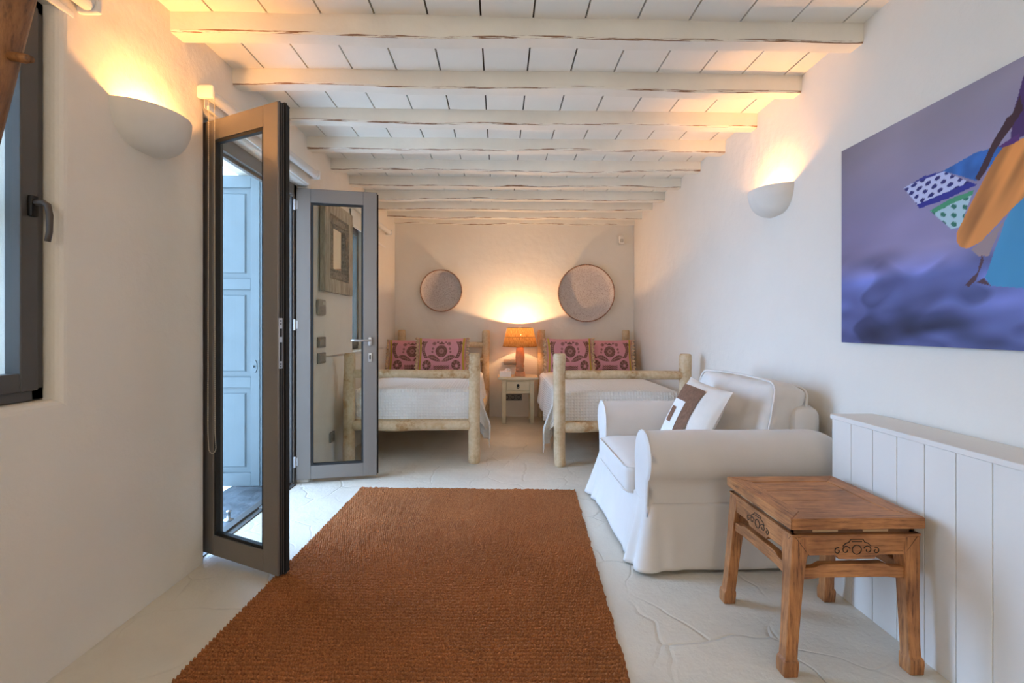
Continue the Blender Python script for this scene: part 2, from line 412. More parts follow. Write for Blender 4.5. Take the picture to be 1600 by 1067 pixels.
# ================================================================ room shell
def wall_cells(name, ycuts, zcuts, hole, xin, xout, mat, arris):
    """wall panel in the y-z plane with openings left out; arris: rounding of the opening edges"""
    import bmesh
    bm = bmesh.new(); V = {}
    def vt(side, j, k):
        key = (side, j, k)
        if key not in V:
            y = ycuts[j]; x = (xin if side == 0 else xout)
            V[key] = bm.verts.new(((x(y) if callable(x) else x), y, zcuts[k]))
        return V[key]
    J, K = len(ycuts)-1, len(zcuts)-1
    def solid(j, k): return 0 <= j < J and 0 <= k < K and not hole(.5*(ycuts[j]+ycuts[j+1]), .5*(zcuts[k]+zcuts[k+1]))
    for j in range(J):
        for k in range(K):
            if not solid(j, k): continue
            bm.faces.new((vt(0,j,k), vt(0,j+1,k), vt(0,j+1,k+1), vt(0,j,k+1)))
            bm.faces.new((vt(1,j,k+1), vt(1,j+1,k+1), vt(1,j+1,k), vt(1,j,k)))
            for dj, dk, a, b in ((-1,0,(j,k),(j,k+1)), (1,0,(j+1,k+1),(j+1,k)), (0,-1,(j+1,k),(j,k)), (0,1,(j,k+1),(j+1,k+1))):
                if not solid(j+dj, k+dk):
                    f = bm.faces.new((vt(0,*a), vt(0,*b), vt(1,*b), vt(1,*a)))
    bm.normal_update()
    bmesh.ops.recalc_face_normals(bm, faces=bm.faces[:])
    if arris:
        es = []
        for e in bm.edges:
            if len(e.link_faces) == 2 and e.calc_face_angle(0) > 1:
                a, b = e.verts
                if a.co.x > (xin(a.co.y) if callable(xin) else xin)-.001 and b.co.x > (xin(b.co.y) if callable(xin) else xin)-.001:
                    ym, zm = .5*(a.co.y+b.co.y), .5*(a.co.z+b.co.z)
                    if zcuts[0]+.01 < zm < zcuts[-1]-.01 and ycuts[0]+.01 < ym < ycuts[-1]-.01: es.append(e)
        bmesh.ops.bevel(bm, geom=es, offset=arris, segments=4, affect='EDGES', profile=.5)
    me = bpy.data.meshes.new(name); bm.to_mesh(me); bm.free()
    me.materials.append(MATS[mat]); me.polygons.foreach_set('use_smooth', [False]*len(me.polygons))
    o = bpy.data.objects.new(name, me); C.objects.link(o)
    return struct(o)
W1 = (.55, 1.735, .955, 2.335); DR = (2.538, 3.80, -.1, 2.30); W2 = (4.82, 5.50, .96, 2.30)
def in_(r, y, z): return r[0] < y < r[1] and r[2] < z < r[3]
ycs = sorted({YR, .55, 1.735, 2.538, 3.80, 4.82, 5.50, YB+.12}); zcs = sorted({-.1, .955, .96, 2.30, 2.335, 2.9})
XM = -1.645
wall_cells('wall_left', ycs, zcs, lambda y, z: in_(W1,y,z) or in_(DR,y,z) or in_(W2,y,z), LWX, XM, 'plaster', .03)
yco = sorted({YR, .50, 1.80, 2.49, 3.875, 4.76, 5.56, YB+.12}); zco = sorted({-.1, .93, .935, 2.36, 2.405, 2.9})
wall_cells('wall_left_outer', yco, zco, lambda y, z: in_((.50,1.80,.93,2.36),y,z) or in_((2.49,3.875,-.1,2.405),y,z) or in_((4.76,5.56,.93,2.36),y,z), XM, -2.06, 'plaster', 0)
mb = MB(); mb.add([(RWX(YR),YR,-.1),(RWX(YB),YB+.12,-.1),(RWX(YB),YB+.12,2.9),(RWX(YR),YR,2.9),(RWX(YR)+.3,YR,-.1),(RWX(YB)+.3,YB+.12,-.1),(RWX(YB)+.3,YB+.12,2.9),(RWX(YR)+.3,YR,2.9)],
    [(0,1,2,3),(7,6,5,4),(0,4,5,1),(3,2,6,7),(0,3,7,4),(1,5,6,2)]); struct(mb.build('wall_right', 'plaster'))
mb = MB(); mb.box((-2.2, YB, -.1), (2.3, YB+.3, 2.9)); struct(mb.build('wall_back', 'plaster'))
# wall behind the camera with a wide window
mb = MB()
for a, b in (((-2.2,YR-.3,-.1),(-.45,YR,2.9)), ((.65,YR-.3,-.1),(2.2,YR,2.9)), ((-.45,YR-.3,-.1),(.65,YR,.9)), ((-.45,YR-.3,2.1),(.65,YR,2.9))): mb.box(a, b)
struct(mb.build('wall_rear', 'plaster'))
mb = MB(); mb.box((-1.60, YR-.3, -.12), (2.3, YB+.3, 0)); struct(mb.build('floor', 'painted_stone'))
# ceiling: white boards with open joints under a dark deck
mb = MB(); pitch = .248; x = -.087-pitch*7
while x < 2.1:
    mb.box((x+.0045, YR, ZC), (x+pitch-.0045, YB+.1, ZC+.022), 0); x += pitch
mb.box((-2.2, YR-.3, ZC+.02), (2.3, YB+.3, ZC+.2), 1)
struct(mb.build('ceiling', ['board_paint', 'board_gap']), 'white board ceiling with thin dark joints')
# beams
beam_y = [2.28-.485*4+.485*k for k in range(4)]+[2.28, 2.765, 3.262, 3.752, 4.24, 4.72, 5.20, 5.66, 6.10, 6.455]
def beam(y, i):
    mb = MB(); x0, x1 = LWX(y)-.03, RWX(y)+.03; N = 64; last = i == len(beam_y)-1
    def sec(t):
        x = x0+(x1-x0)*t; p = Vector((x*1.3, i*3.7, 0)); q = Vector((x*3.1, i*2.1, 5))
        dz = .018*mnoise.noise(p)+.007*mnoise.noise(q); dy = .010*mnoise.noise(p+Vector((0, 0, 9)))+.006*mnoise.noise(q+Vector((0, 9, 0)))
        ch = .007+.010*max(0, mnoise.noise(Vector((x*2.2, i*5.3, 2))))
        up = .006*mnoise.noise(Vector((x*1.7, i*1.3, 7)))
        ya, yb = y+dy, y+(.10 if not last else .05)+.5*dy; zb = 2.573+dz; zt = ZC+.004+up
        return [(x, ya, zt), (x, ya+.002, zb+ch*1.5), (x, ya+ch, zb), (x, yb-.01, zb+.002), (x, yb, zb+.012), (x, yb, zt)]
    S_ = [sec(k/N) for k in range(N+1)]; vs = [p for s in S_ for p in s]; n = 6
    fs = []; ms = []
    for k in range(N):
        for j in range(n):
            fs.append((k*n+j, k*n+(j+1) % n, (k+1)*n+(j+1) % n, (k+1)*n+j)); ms.append(1 if j == 1 else 0)
    fs += [tuple(range(n))[::-1], tuple(N*n+j for j in range(n))]; ms += [0, 0]
    o = mb.add(vs, fs); mb.m = ms
    return struct(mb.build('ceiling_beam', ['beam_paint', 'beam_worn_arris'], smooth=False), 'rough white painted ceiling beam with worn brown edge')
for i, y in enumerate(beam_y): beam(y, i)
# ---- outside: reveal sill, terrace
mb = MB(); mb.box((-12, -9, -.3), (-2.06, 14, -.065)); struct(mb.build('ground_terrace', 'terrace_paint'))
mb = MB(); mb.box((-2.09, 2.50, -.2), (-1.60, 3.87, -.035)); struct(mb.build('door_sill', 'slate', bevel=.008), 'dark slate doorstep in the reveal')

# ================================================================ terrace door: frame and two leaves
mb = MB()
fx0, fx1 = -1.640, -1.570
mb.box((fx0, 2.539, -.03), (fx1, 2.590, 2.299)); mb.box((fx0, 3.74, -.03), (fx1, 3.799, 2.299))
mb.box((fx0, 2.539, 2.215), (fx1, 3.799, 2.299)); mb.box((fx0+.01, 2.58, 2.195), (fx0+.04, 3.745, 2.22))
jf = sempty('trim_1', (-1.6, 3.13, 0), 'grey aluminium frame lining the terrace doorway')
mb.build('frame', 'aluminium_frame', jf, bevel=.004)
mb = MB(); mb.box((-1.640, 2.53, -.03), (-1.59, 3.745, .018)); mb.box((-1.60, 2.53, -.03), (-1.55, 3.745, .006)); mb.build('threshold', 'dark_aluminium', jf, bevel=.003)
mb = MB(); mb.box((fx1-.02, 3.728, 0.02), (fx1-.008, 3.742, 2.2)); mb.box((fx1-.044, 3.728, .02), (fx1-.036, 3.742, 2.2)); mb.build('seal', 'black_rubber', jf)
mb = MB(); mb.box((-1.567, 3.2, .018), (-1.552, 3.27, .03)); mb.build('strike_plate', 'brushed_steel', jf)

def door_leaf(name, hinge, ang, width, ztop, label, th=.066):
    """hinge (x,y), direction angle in plan; local u along the leaf, local w through it (front = -w)"""
    M = Matrix.Translation((hinge[0], hinge[1], 0)) @ Matrix.Rotation(ang, 4, 'Z')
    e = sempty(name, (hinge[0], hinge[1], .03), label)
    z0, st = .03, .103
    mb = MB()
    for a, b in (((0,0,z0),(st,th*.55,ztop)), ((width-st,0,z0),(width,th*.55,ztop)), ((st,0,z0),(width-st,th*.55,z0+st)), ((st,0,ztop-st),(width-st,th*.55,ztop))): mb.box(a, b, 0, M)
    mb.build('frame', 'aluminium_frame', e, bevel=.003)
    # glazing bead, recessed step round the pane
    mb = MB(); g = .016
    for a, b in (((st,.006,z0+st),(st+g,.03,ztop-st)), ((width-st-g,.006,z0+st),(width-st,.03,ztop-st)), ((st+g,.006,z0+st),(width-st-g,.03,z0+st+g)), ((st+g,.006,ztop-st-g),(width-st-g,.03,ztop-st))): mb.box(a, b, 0, M)
    mb.build('glazing_bead', 'black_rubber', e)
    # stepped back half with rubber seals: the rebate that closes against the frame
    mb = MB()
    for a, b in (((.006,th*.55,z0+.006),(st-.02,th,ztop-.012)), ((width-st+.02,th*.55,z0+.006),(width-.008,th,ztop-.012)), ((st-.02,th*.55,z0+.006),(width-st+.02,th,z0+st-.02)), ((st-.02,th*.55,ztop-st+.02),(width-st+.02,th,ztop-.012))): mb.box(a, b, 0, M)
    mb.build('back_frame', 'dark_aluminium', e, bevel=.002)
    mb = MB()
    for w0, w1, ex in ((.010, .016, .0035), (.022, .030, .0015), (th*.55+.002, th*.55+.016, .0095), (th-.012, th+.002, -.003)):
        mb.box((width-.01, w0, z0+.004), (width+ex, w1, ztop-.004), 0, M); mb.box((-ex, w0, z0+.004), (.01, w1, ztop-.004), 0, M)
        mb.box((0, w0, ztop-.01), (width, w1, ztop+ex-.001), 0, M); mb.box((0, w0, z0-ex*.8), (width, w1, z0+.01), 0, M)
    mb.build('seal', 'black_rubber', e)
    mb = MB(); mb.box((st+.004, .016, z0+st+.004), (width-st-.004, .024, ztop-st-.004), 0, M); mb.build('glass', 'window_glass', e)
    for zz in (.13, 1.18, 2.10):
        mb = MB(); mb.tube([M @ Vector((-.012, -.006, zz)), M @ Vector((-.012, -.006, zz+.085))], .011, 12); mb.box((-.012, -.004, zz+.01), (.012, .004, zz+.075), 0, M)
        mb.build('hinge', 'brushed_steel', e, bevel=.002)
    return e, M
L1, M1 = door_leaf('door_1', (-1.566, 2.583), math.atan2(2.312-2.583, -1.047+1.566), .588, 2.275, 'near leaf of the glazed terrace door, opened into the room towards the rug')
mb = MB(); W_ = .588
mb.box((W_-.004, .004, 1.01), (W_+.0045, .024, 1.25), 0, M1)
lp = mb.build('lock_plate', 'brushed_steel', L1, bevel=.002)
mb = MB()
for a, b in ((1.045, 1.135), (1.16, 1.20)): mb.box((W_+.003, .008, a), (W_+.0052, .020, b), 0, M1)
for zz in (1.02, 1.032, 1.222, 1.236): mb.box((W_+.003, .011, zz-.004), (W_+.0052, .017, zz+.004), 0, M1)
mb.build('lock_slot', 'black_rubber', lp)
L2, M2 = door_leaf('door_2', (-1.556, 3.755), math.atan2(3.868-3.755, -.972+1.556), .596, 2.272, 'far leaf of the glazed terrace door with lever handle, opened in front of the left bed')
mb = MB(); rbox(mb, (.545, -.006, 1.09), (.013, .008, .035), .006, 4, M=M2); rbox(mb, (.545, -.004, .965), (.013, .005, .035), .004, 4, M=M2)
hp = mb.build('handle', 'brushed_steel', L2, smooth=True)
mb = MB(); mb.tube([M2 @ Vector(p) for p in ((.548,-.01,1.10),(.548,-.05,1.10),(.535,-.058,1.10),(.43,-.055,1.102),(.405,-.048,1.103))], [.009,.009,.01,.009,.008], 10); mb.build('lever', 'brushed_steel', hp, smooth=True)
mb = MB(); mb.box((.540, -.0105, .95), (.550, -.008, .985), 0, M2); mb.build('keyhole', 'black_rubber', hp)

# ---- folding shutter folded back along the far side of the reveal (outside)
sh = thing('shutter', 'pale blue grey panelled folding shutter standing in the door reveal behind the glass', 'shutter', (-1.93, 3.83, -.05))
def shutter_leaf(x0, x1):
    mb = MB(); ya, yb = 3.812, 3.850; z0, z1 = -.03, 2.385; st = .068
    rails = [(z0, z0+.10), (.735, .815), (1.50, 1.58), (z1-.095, z1)]
    mb.box((x0, ya, z0), (x0+st, yb, z1)); mb.box((x1-st, ya, z0), (x1, yb, z1))
    for a, b in rails: mb.box((x0+st, ya+.001, a), (x1-st, yb, b))
    fr = mb.build('shutter_leaf', 'shutter_paint', sh, bevel=.003)
    for (a, b), (c, d) in zip(rails, rails[1:]):
        mb = MB(); X0, X1, Z0, Z1 = x0+st, x1-st, b, c; m1, m2 = .042, .052
        y1, y2 = ya+.022, ya+.010
        vs = [(X0,y1,Z0),(X1,y1,Z0),(X1,y1,Z1),(X0,y1,Z1),(X0+m1,y1-.002,Z0+m1),(X1-m1,y1-.002,Z0+m1),(X1-m1,y1-.002,Z1-m1),(X0+m1,y1-.002,Z1-m1),
              (X0+m2,y2,Z0+m2),(X1-m2,y2,Z0+m2),(X1-m2,y2,Z1-m2),(X0+m2,y2,Z1-m2)]
        fs = [(i, (i+1) % 4, 4+(i+1) % 4, 4+i) for i in range(4)]+[(4+i, 4+(i+1) % 4, 8+(i+1) % 4, 8+i) for i in range(4)]+[(8,9,10,11)]
        mb.add(vs, fs); mb.build('panel', 'shutter_paint', fr)
    return fr
s1 = shutter_leaf(-2.262, -1.862); s2 = shutter_leaf(-1.858, -1.655)
def fish_hinge(z):
    mb = MB(); x = -2.218; y = 3.812
    mb.prism([(x-.006,z-.075),(x+.006,z-.075),(x+.009,z-.02),(x+.022,z-.012),(x+.026,z),(x+.022,z+.012),(x+.009,z+.02),(x+.006,z+.075),(x-.006,z+.075),(x-.009,z+.02),(x-.036,z+.012),(x-.036,z-.012),(x-.009,z-.02)], 1, y-.006, y)
    mb.tube([(x-.042, y-.006, z-.02), (x-.042, y-.006, z+.02)], .008, 8)
    mb.build('hinge', 'shutter_hardware', sh, bevel=.0015)
for z in (2.16, 1.0, .17): fish_hinge(z)
mb = MB(); mb.tube([(-2.262, 3.80, 1.13), (-2.16, 3.80, 1.13)], .006, 8)
for xx in (-2.24, -2.19): mb.box((xx-.007, 3.795, 1.113), (xx+.007, 3.812, 1.147))
mb.tube([(-2.215+.012*math.cos(a), 3.798, 1.105+.016*math.sin(a)) for a in np.linspace(0, 2*PI, 12)], .003, 6); mb.build('bolt', 'shutter_hardware', sh)
mb = MB(); mb.lathe([(.0,.006),(.014,.006),(.016,0)], n=12, M=Matrix.Translation((-1.895,3.812,.90)) @ Matrix.Rotation(PI/2,4,'X') @ Matrix.Diagonal((1,3.2,1,1)))
mb.tube([(-1.902, 3.80, .90), (-1.902, 3.78, .90)], .009, 10); mb.build('knob', 'shutter_hardware', sh)
ds = MB(); ds.lathe([(.028,0),(.028,.006),(.012,.010),(.010,.045),(.014,.05),(.014,.06),(0,.062)], (-1.74, 3.16, -.035), 14)
tag(ds.build('door_stop', 'brushed_steel', smooth=True), 'small metal stop peg on the dark slate doorstep', 'door stop')

# ================================================================ windows in the left wall
def side_window(name, y0, y1, z0, z1, label, near_handle):
    e = sempty(name, (-1.62, .5*(y0+y1), z0), label)
    xa, xb = -1.640, -1.592
    mb = MB()
    for a, b in (((xa,y0,z0),(xb,y0+.045,z1)), ((xa,y1-.045,z0),(xb,y1,z1)), ((xa,y0,z0),(xb,y1,z0+.045)), ((xa,y0,z1-.045),(xb,y1,z1))): mb.box(a, b)
    mb.build('window_frame', 'dark_aluminium', e, bevel=.004)
    ym = .5*(y0+y1)
    for k, (a, b) in enumerate(((y0+.035, ym), (ym, y1-.035))):
        mb = MB(); c, d = z0+.035, z1-.035; s = .062; X0, X1 = xa+.01, xb+.016
        for p, q in (((X0,a,c),(X1,a+s,d)), ((X0,b-s,c),(X1,b,d)), ((X0,a+s,c),(X1,b-s,c+s)), ((X0,a+s,d-s),(X1,b-s,d))): mb.box(p, q)
        sa = mb.build('sash', 'dark_aluminium', e, bevel=.004)
        mb = MB(); mb.box((xa+.03, a+s-.005, c+s-.005), (xa+.036, b-s+.005, d-s+.005)); mb.build('pane', 'window_glass', sa)
        if near_handle == k:
            hy = b-.028 if k == 1 else a+.028; hz = 1.615
            hx = xb+.016
            mb = MB(); rbox(mb, (hx+.008, hy, hz), (.009, .014, .036), .006, 4)
            h = mb.build('handle', 'dark_iron' if near_handle == 1 else 'brushed_steel', sa, smooth=True)
            mb = MB(); mb.tube([(hx+.01,hy,hz+.012),(hx+.042,hy,hz+.012),(hx+.052,hy+.004,hz+.005),(hx+.056,hy+.008,hz-.03),(hx+.055,hy+.008,hz-.085),(hx+.050,hy+.006,hz-.118)], [.010,.010,.0105,.010,.0095,.009], 10)
            mb.build('lever', 'dark_bronze', h, smooth=True)
    return e
side_window('window_1', .552, 1.733, .957, 2.333, 'dark grey casement window in the near left wall', 1)
side_window('window_2', 4.822, 5.498, .962, 2.298, 'casement window in the left wall beside the far bed', 0)
# louvred shutters closed outside the near window
ws = thing('shutter', 'closed grey shutter of upright slats outside the near left window', 'shutter', (-1.85, 1.14, .96))
mb = MB(); yy = .53
while yy < 1.77:
    mb.box((-1.88, yy, .95), (-1.868, yy+.036, 2.35)); yy += .074
mb.build('slats', 'shutter_paint', ws)
mb = MB(); mb.box((-1.90, .51, .94), (-1.88, 1.79, 1.02)); mb.box((-1.90, .51, 2.28), (-1.88, 1.79, 2.36)); mb.box((-1.90, .51, 1.60), (-1.88, 1.79, 1.68)); mb.build('rails', 'shutter_paint', ws)
# window behind the camera
e3 = sempty('window_3', (.1, YR-.1, .9), 'wide window in the wall behind')
mb = MB()
for a, b in (((-.45,YR-.16,.9),(-.38,YR-.1,2.1)), ((.58,YR-.16,.9),(.65,YR-.1,2.1)), ((-.38,YR-.16,.9),(.58,YR-.1,.97)), ((-.38,YR-.16,2.03),(.58,YR-.1,2.1)), ((.07,YR-.16,.97),(.13,YR-.1,2.03))): mb.box(a, b)
mb.build('window_frame', 'dark_aluminium', e3)

# ================================================================ roller blinds
def chain_beads(mb, pts, step=.0095, r=.0034):
    pts = [Vector(p) for p in pts]; acc = 0
    for a, b in zip(pts, pts[1:]):
        L = (b-a).length; t = -acc
        while t+step <= L:
            t += step; p = a+(b-a)*(t/L)
            mb.add([p+Vector(d)*r for d in ((1,0,0),(0,1,0),(-1,0,0),(0,-1,0),(0,0,1),(0,0,-1))], [(0,1,4),(1,2,4),(2,3,4),(3,0,4),(1,0,5),(2,1,5),(3,2,5),(0,3,5)])
        acc = L-t
    for a, b in zip(pts, pts[1:]): mb.tube([a, b], .0012, 5)
def roller_blind(y0, y1, z, label, drop, chain=False):
    xm = LWX(.5*(y0+y1))+.045
    e = thing('roller_blind', label, 'blind', (xm-.03, .5*(y0+y1), z), 'white roller blinds on the left wall')
    def X(y, d): return LWX(y)+d
    mb = MB(); mb.tube([(X(y0,.045), y0, z), (X(y1,.045), y1, z)], .029, 20); mb.build('roller', 'blind_fabric', e, smooth=False, auto=1)
    for yy, s in ((y0, -1), (y1, 1)):
        mb = MB(); rbox(mb, (X(yy,.04), yy+s*.014, z), (.042, .014, .034), .012, 5); mb.build('bracket', 'white_plastic', e, smooth=True)
    mb = MB(); mb.box((X(y0,.016), y0+.01, z-drop), (X(y0,.019), y1-.01, z+.01)); mb.build('fabric', 'blind_fabric', e)
    mb = MB(); rbox(mb, (X(.5*(y0+y1),.0175), .5*(y0+y1), z-drop), (.007, .5*(y1-y0)-.005, .013), .005, 4)
    mb.build('bottom_bar', 'white_plastic', e, smooth=True)
    if chain:
        mb = MB(); yc = y0-.012; xa, xb = X(yc,.052), X(yc,.088); zb = .60
        loop = [(xa, yc, z-.01), (xa-.004, yc, zb+.08)]+[(.5*(xa+xb)-.5*(xb-xa)*math.cos(a), yc, zb-.03*math.sin(a)) for a in np.linspace(.0, PI, 9)]+[(xb, yc-.008, zb+.08), (xb, yc-.012, z)]
        chain_beads(mb, loop); mb.build('chain', 'bead_chain', e)
    return e
roller_blind(2.49, 3.80, 2.390, 'white roller blind with bead chain mounted above the terrace door', .07, True)
roller_blind(.45, 1.795, 2.385, 'white roller blind above the near dark window, end showing at the top left corner', .05)
roller_blind(4.70, 6.02, 2.375, 'white roller blind above the window beside the left bed', .19)

# ================================================================ plaster wall sconces
def sconce(x, y, z, nx, label, w=.19, d=.175, h=.165, power=15, col=(1, .45, .13)):
    e = thing('wall_sconce', label, 'wall lamp', (x, y, z), 'half bowl plaster wall lamps')
    mb = MB(); na, nb = 28, 14
    def fn(u, v, k=1.0):
        a = PI*u; b = v*PI/2
        c = math.cos(b)**.62
        px = math.cos(a)*w*c*k; pd = math.sin(a)*d*c*k
        return (x+nx*(pd-.012), y+px, z-h*math.sin(b)**1.0*k)
    mb.grid(fn, na, nb); mb.grid(lambda u, v: fn(u, v, .93), na, nb, flip=True)
    mb.grid(lambda u, v: tuple(Vector(fn(u, 0))*(1-v)+Vector(fn(u, 0, .93))*v), na, 1)
    mb.build('shade', 'plaster_sconce', e, smooth=True)
    mb = MB(); mb.tube([(x+nx*.002, y, z-.115), (x+nx*.06, y, z-.115)], .010, 12); mb.lathe([(0,0),(.012,.0),(.016,.012),(.012,.024),(0,.028)], (x+nx*.085, y, z-.125), 14)
    mb.build('bulb', 'lit_bulb', e, smooth=True)
    l = bpy.data.lights.new('sconce_light', 'POINT'); l.energy = power; l.color = col; l.shadow_soft_size = .022
    lo = bpy.data.objects.new('sconce_light', l); C.objects.link(lo); lo.location = (x+nx*.085, y, z-.07)
sconce(LWX(2.13), 2.130, 2.118, 1, 'half bowl plaster wall lamp glowing on the left wall beside the terrace door')
sconce(RWX(3.03), 3.03, 2.075, -1, 'half bowl plaster wall lamp glowing on the right wall beyond the painting')

# glowing paper globe added out of view behind the camera as warm fill light
gx_, gy_, gz_ = -.08, -2.15, 1.75
pg = thing('fill_globe', 'added white paper globe giving unseen fill light behind the viewpoint', 'lamp', (gx_, gy_, gz_))
mb = MB(); mb.lathe([(.235*math.sin(a), -.235*math.cos(a)) for a in np.linspace(.12, PI-.12, 15)], (gx_, gy_, gz_), 28); mb.build('lamp_shade', 'fill_glow', pg, smooth=True)  # emitting skin of the added fill globe
mb = MB(); mb.tube([(gx_, gy_, gz_+.232), (gx_, gy_, ZC+.01)], .004, 6); mb.build('cord', 'white_plastic', pg)

# ================================================================ left wall fittings seen through the far door leaf
def wall_plate(name, label, cat, y0, y1, z0, z1, th, mat, inner=None, group=None, rot=0):
    ym, zm = .5*(y0+y1), .5*(z0+z1)
    e = thing(name, label, cat, (LWX(ym), ym, zm), group)
    M = Matrix.Translation((LWX(ym), ym, zm)) @ Matrix.Rotation(-.0312, 4, 'Z') @ Matrix.Rotation(rot, 4, 'X')
    mb = MB(); rbox(mb, (th/2, 0, 0), (th/2, .5*(y1-y0), .5*(z1-z0)), min(.012, th*.4), 5, M=M); mb.build('plate', mat, e, smooth=True)
    if inner: inner(e, M, .5*(y1-y0), .5*(z1-z0), th)
    return e
def in_thermo(e, M, a, b, t):
    mb = MB(); mb.box((t-.002, -a*.1, b*.35), (t+.002, a*.8, b*.75), 0, M); mb.build('display', 'screen_grey', e)
    mb = MB()
    for k in range(5): mb.box((t-.002, -a*.75, -b*.8+k*b*.2), (t+.0025, a*.8, -b*.72+k*b*.2), 0, M)
    mb.build('grille', 'grey_plastic', e)
def in_switch(e, M, a, b, t):
    for k in (-1, 0, 1):
        mb = MB(); rbox(mb, (t, k*a*.55, 0), (.005, a*.25, b*.62), .003, 3, M=M); mb.build('rocker', 'thermostat_grey', e, smooth=True)
def in_socket(e, M, a, b, t):
    mb = MB(); mb.lathe([(.0, -.008), (.02, -.008), (.021, .001), (.024, .001)], n=18, M=M @ Matrix.Translation((t, 0, 0)) @ Matrix.Rotation(PI/2, 4, 'Y')); mb.build('outlet', 'dark_iron', e, smooth=True)
wall_plate('thermostat', 'grey thermostat box on the left wall under the mirror', 'thermostat', 3.92, 4.06, 1.30, 1.43, .032, 'thermostat_grey', in_thermo)
wall_plate('light_switch', 'dark grey switch plate on the left wall, upper of the pair', 'switch', 3.94, 4.10, 1.035, 1.125, .014, 'grey_plastic', in_switch, 'grey switch plates beside the door')
wall_plate('light_switch', 'dark grey switch plate on the left wall, lower of the pair', 'switch', 3.94, 4.10, .905, .995, .014, 'grey_plastic', in_switch, 'grey switch plates beside the door')
wall_plate('wall_socket', 'grey socket low on the left wall behind the bed post', 'socket', 4.20, 4.30, .205, .295, .014, 'grey_plastic', in_socket)
# carved mirror
my0, my1, mz0, mz1 = 3.965, 4.70, 1.50, 2.275
mi_ = thing('wall_mirror', 'mirror in a wide limed wood frame with carved border on the left wall', 'mirror', (LWX(4.33), .5*(my0+my1), mz0))
mx = LWX(4.33)
def ring(mb, y0, y1, z0, z1, w, xa, xb, mi=0):
    for a, b in (((xa,y0,z0),(xb,y0+w,z1)), ((xa,y1-w,z0),(xb,y1,z1)), ((xa,y0+w,z0),(xb,y1-w,z0+w)), ((xa,y0+w,z1-w),(xb,y1-w,z1))): mb.box(a, b, mi)
mb = MB(); ring(mb, my0, my1, mz0, mz1, .115, mx+.003, mx+.048); mb.build('outer_frame', 'limed_wood', mi_, bevel=.006)
mb = MB(); ring(mb, my0+.105, my1-.105, mz0+.105, mz1-.105, .10, mx+.003, mx+.040)
for k in range(60):
    for yy in (my0+.125, my0+.19, my1-.125, my1-.19):
        z = mz0+.12+k*(mz1-mz0-.24)/59; mb.add([Vector((mx+.043, yy, z))+Vector(d)*.010 for d in ((.6,0,0),(0,1,0),(0,0,.8),(0,-1,0),(0,0,-.8))], [(0,1,2),(0,2,3),(0,3,4),(0,4,1)])
for k in range(44):
    for zz in (mz0+.125, mz0+.19, mz1-.125, mz1-.19):
        y = my0+.14+k*(my1-my0-.28)/43; mb.add([Vector((mx+.043, y, zz))+Vector(d)*.010 for d in ((.6,0,0),(0,.8,0),(0,0,1),(0,-.8,0),(0,0,-1))], [(0,1,2),(0,2,3),(0,3,4),(0,4,1)])
mb.build('carved_border', 'carved_wood', mi_)
mb = MB(); mb.box((mx+.01, my0+.19, mz0+.19), (mx+.022, my1-.19, mz1-.19)); mb.build('mirror_glass', 'mirror_silver', mi_)

# ================================================================ log beds
def log(mb, a, b, r, seed, n=14, steps=14, jit=.05, ends=True, bend=.006):
    a, b = Vector(a), Vector(b); rr = random.Random(seed); L = (b-a).length
    off = Vector((rr.uniform(-1, 1), rr.uniform(-1, 1), rr.uniform(-1, 1)))*bend
    path = []; rad = []
    ts = [0, .006/L, .02/L]+[k/steps for k in range(1, steps)]+[1-.02/L, 1-.006/L, 1]
    for t in ts:
        path.append(a+(b-a)*t+off*math.sin(PI*t)+Vector((mnoise.noise(Vector((t*4, seed, 0))), mnoise.noise(Vector((t*4, seed, 5))), mnoise.noise(Vector((t*4, seed, 9)))))*bend*.8)
        k = 1.0
        if ends: k = .80 if t in (0, 1) else .93 if t in (ts[1], ts[-2]) else 1
        rad.append(r*k*(1+.05*mnoise.noise(Vector((t*5, seed*1.7, 3)))))
    mb.tube(path, rad, n, jit=jit, seed=seed); return mb
def bed(label, lf, rf, lh, rh, side, seed, wall_x):
    """lf, rf: left/right foot posts; lh, rh: head posts (x, y); side = +1 when the open side is on the right"""
    e = thing('log_bed', label, 'bed', (.5*(lf[0]+rf[0]), .5*(lf[1]+lh[1]), 0), 'rustic peeled log beds')
    k = seed
    for p, h in ((lf, .975), (rf, .972), (lh, 1.165), (rh, 1.16)):
        mb = MB(); log(mb, (p[0], p[1], 0), (p[0]+.004*side, p[1], h), .051, k, jit=.045); mb.build('post', 'peeled_log', e, smooth=True); k += 1
    def rail(name, a, b, r):
        nonlocal k
        mb = MB(); log(mb, a, b, r, k, jit=.04, bend=.008); mb.build(name, 'peeled_log', e, smooth=True); k += 1
    rail('foot_rail', (lf[0]+.035, lf[1], .79), (rf[0]-.035, rf[1], .785), .038)
    rail('foot_rail', (lf[0]+.035, lf[1], .335), (rf[0]-.035, rf[1], .335), .045)
    rail('head_rail', (lh[0]+.03, lh[1], .965), (rh[0]-.03, rh[1], .965), .037)
    rail('head_rail', (lh[0]+.03, lh[1], .775), (rh[0]-.03, rh[1], .775), .037)
    rail('side_rail', (lf[0], lf[1]+.03, .33), (lh[0], lh[1]-.03, .33), .045)
    rail('side_rail', (rf[0], rf[1]+.03, .33), (rh[0], rh[1]-.03, .33), .045)
    mb = MB(); mb.box((lf[0]+.02, lf[1]+.05, .35), (rf[0]-.02, lh[1]-.06, .38)); mb.build('bed_base', 'peeled_log', e)
    return e
BL = dict(lf=(-1.325, 4.31), rf=(-.222, 4.30), lh=(-1.285, 6.40), rh=(-.178, 6.40))
BR = dict(lf=(.527, 4.18), rf=(1.622, 4.16), lh=(.562, 6.40), rh=(1.688, 6.40))
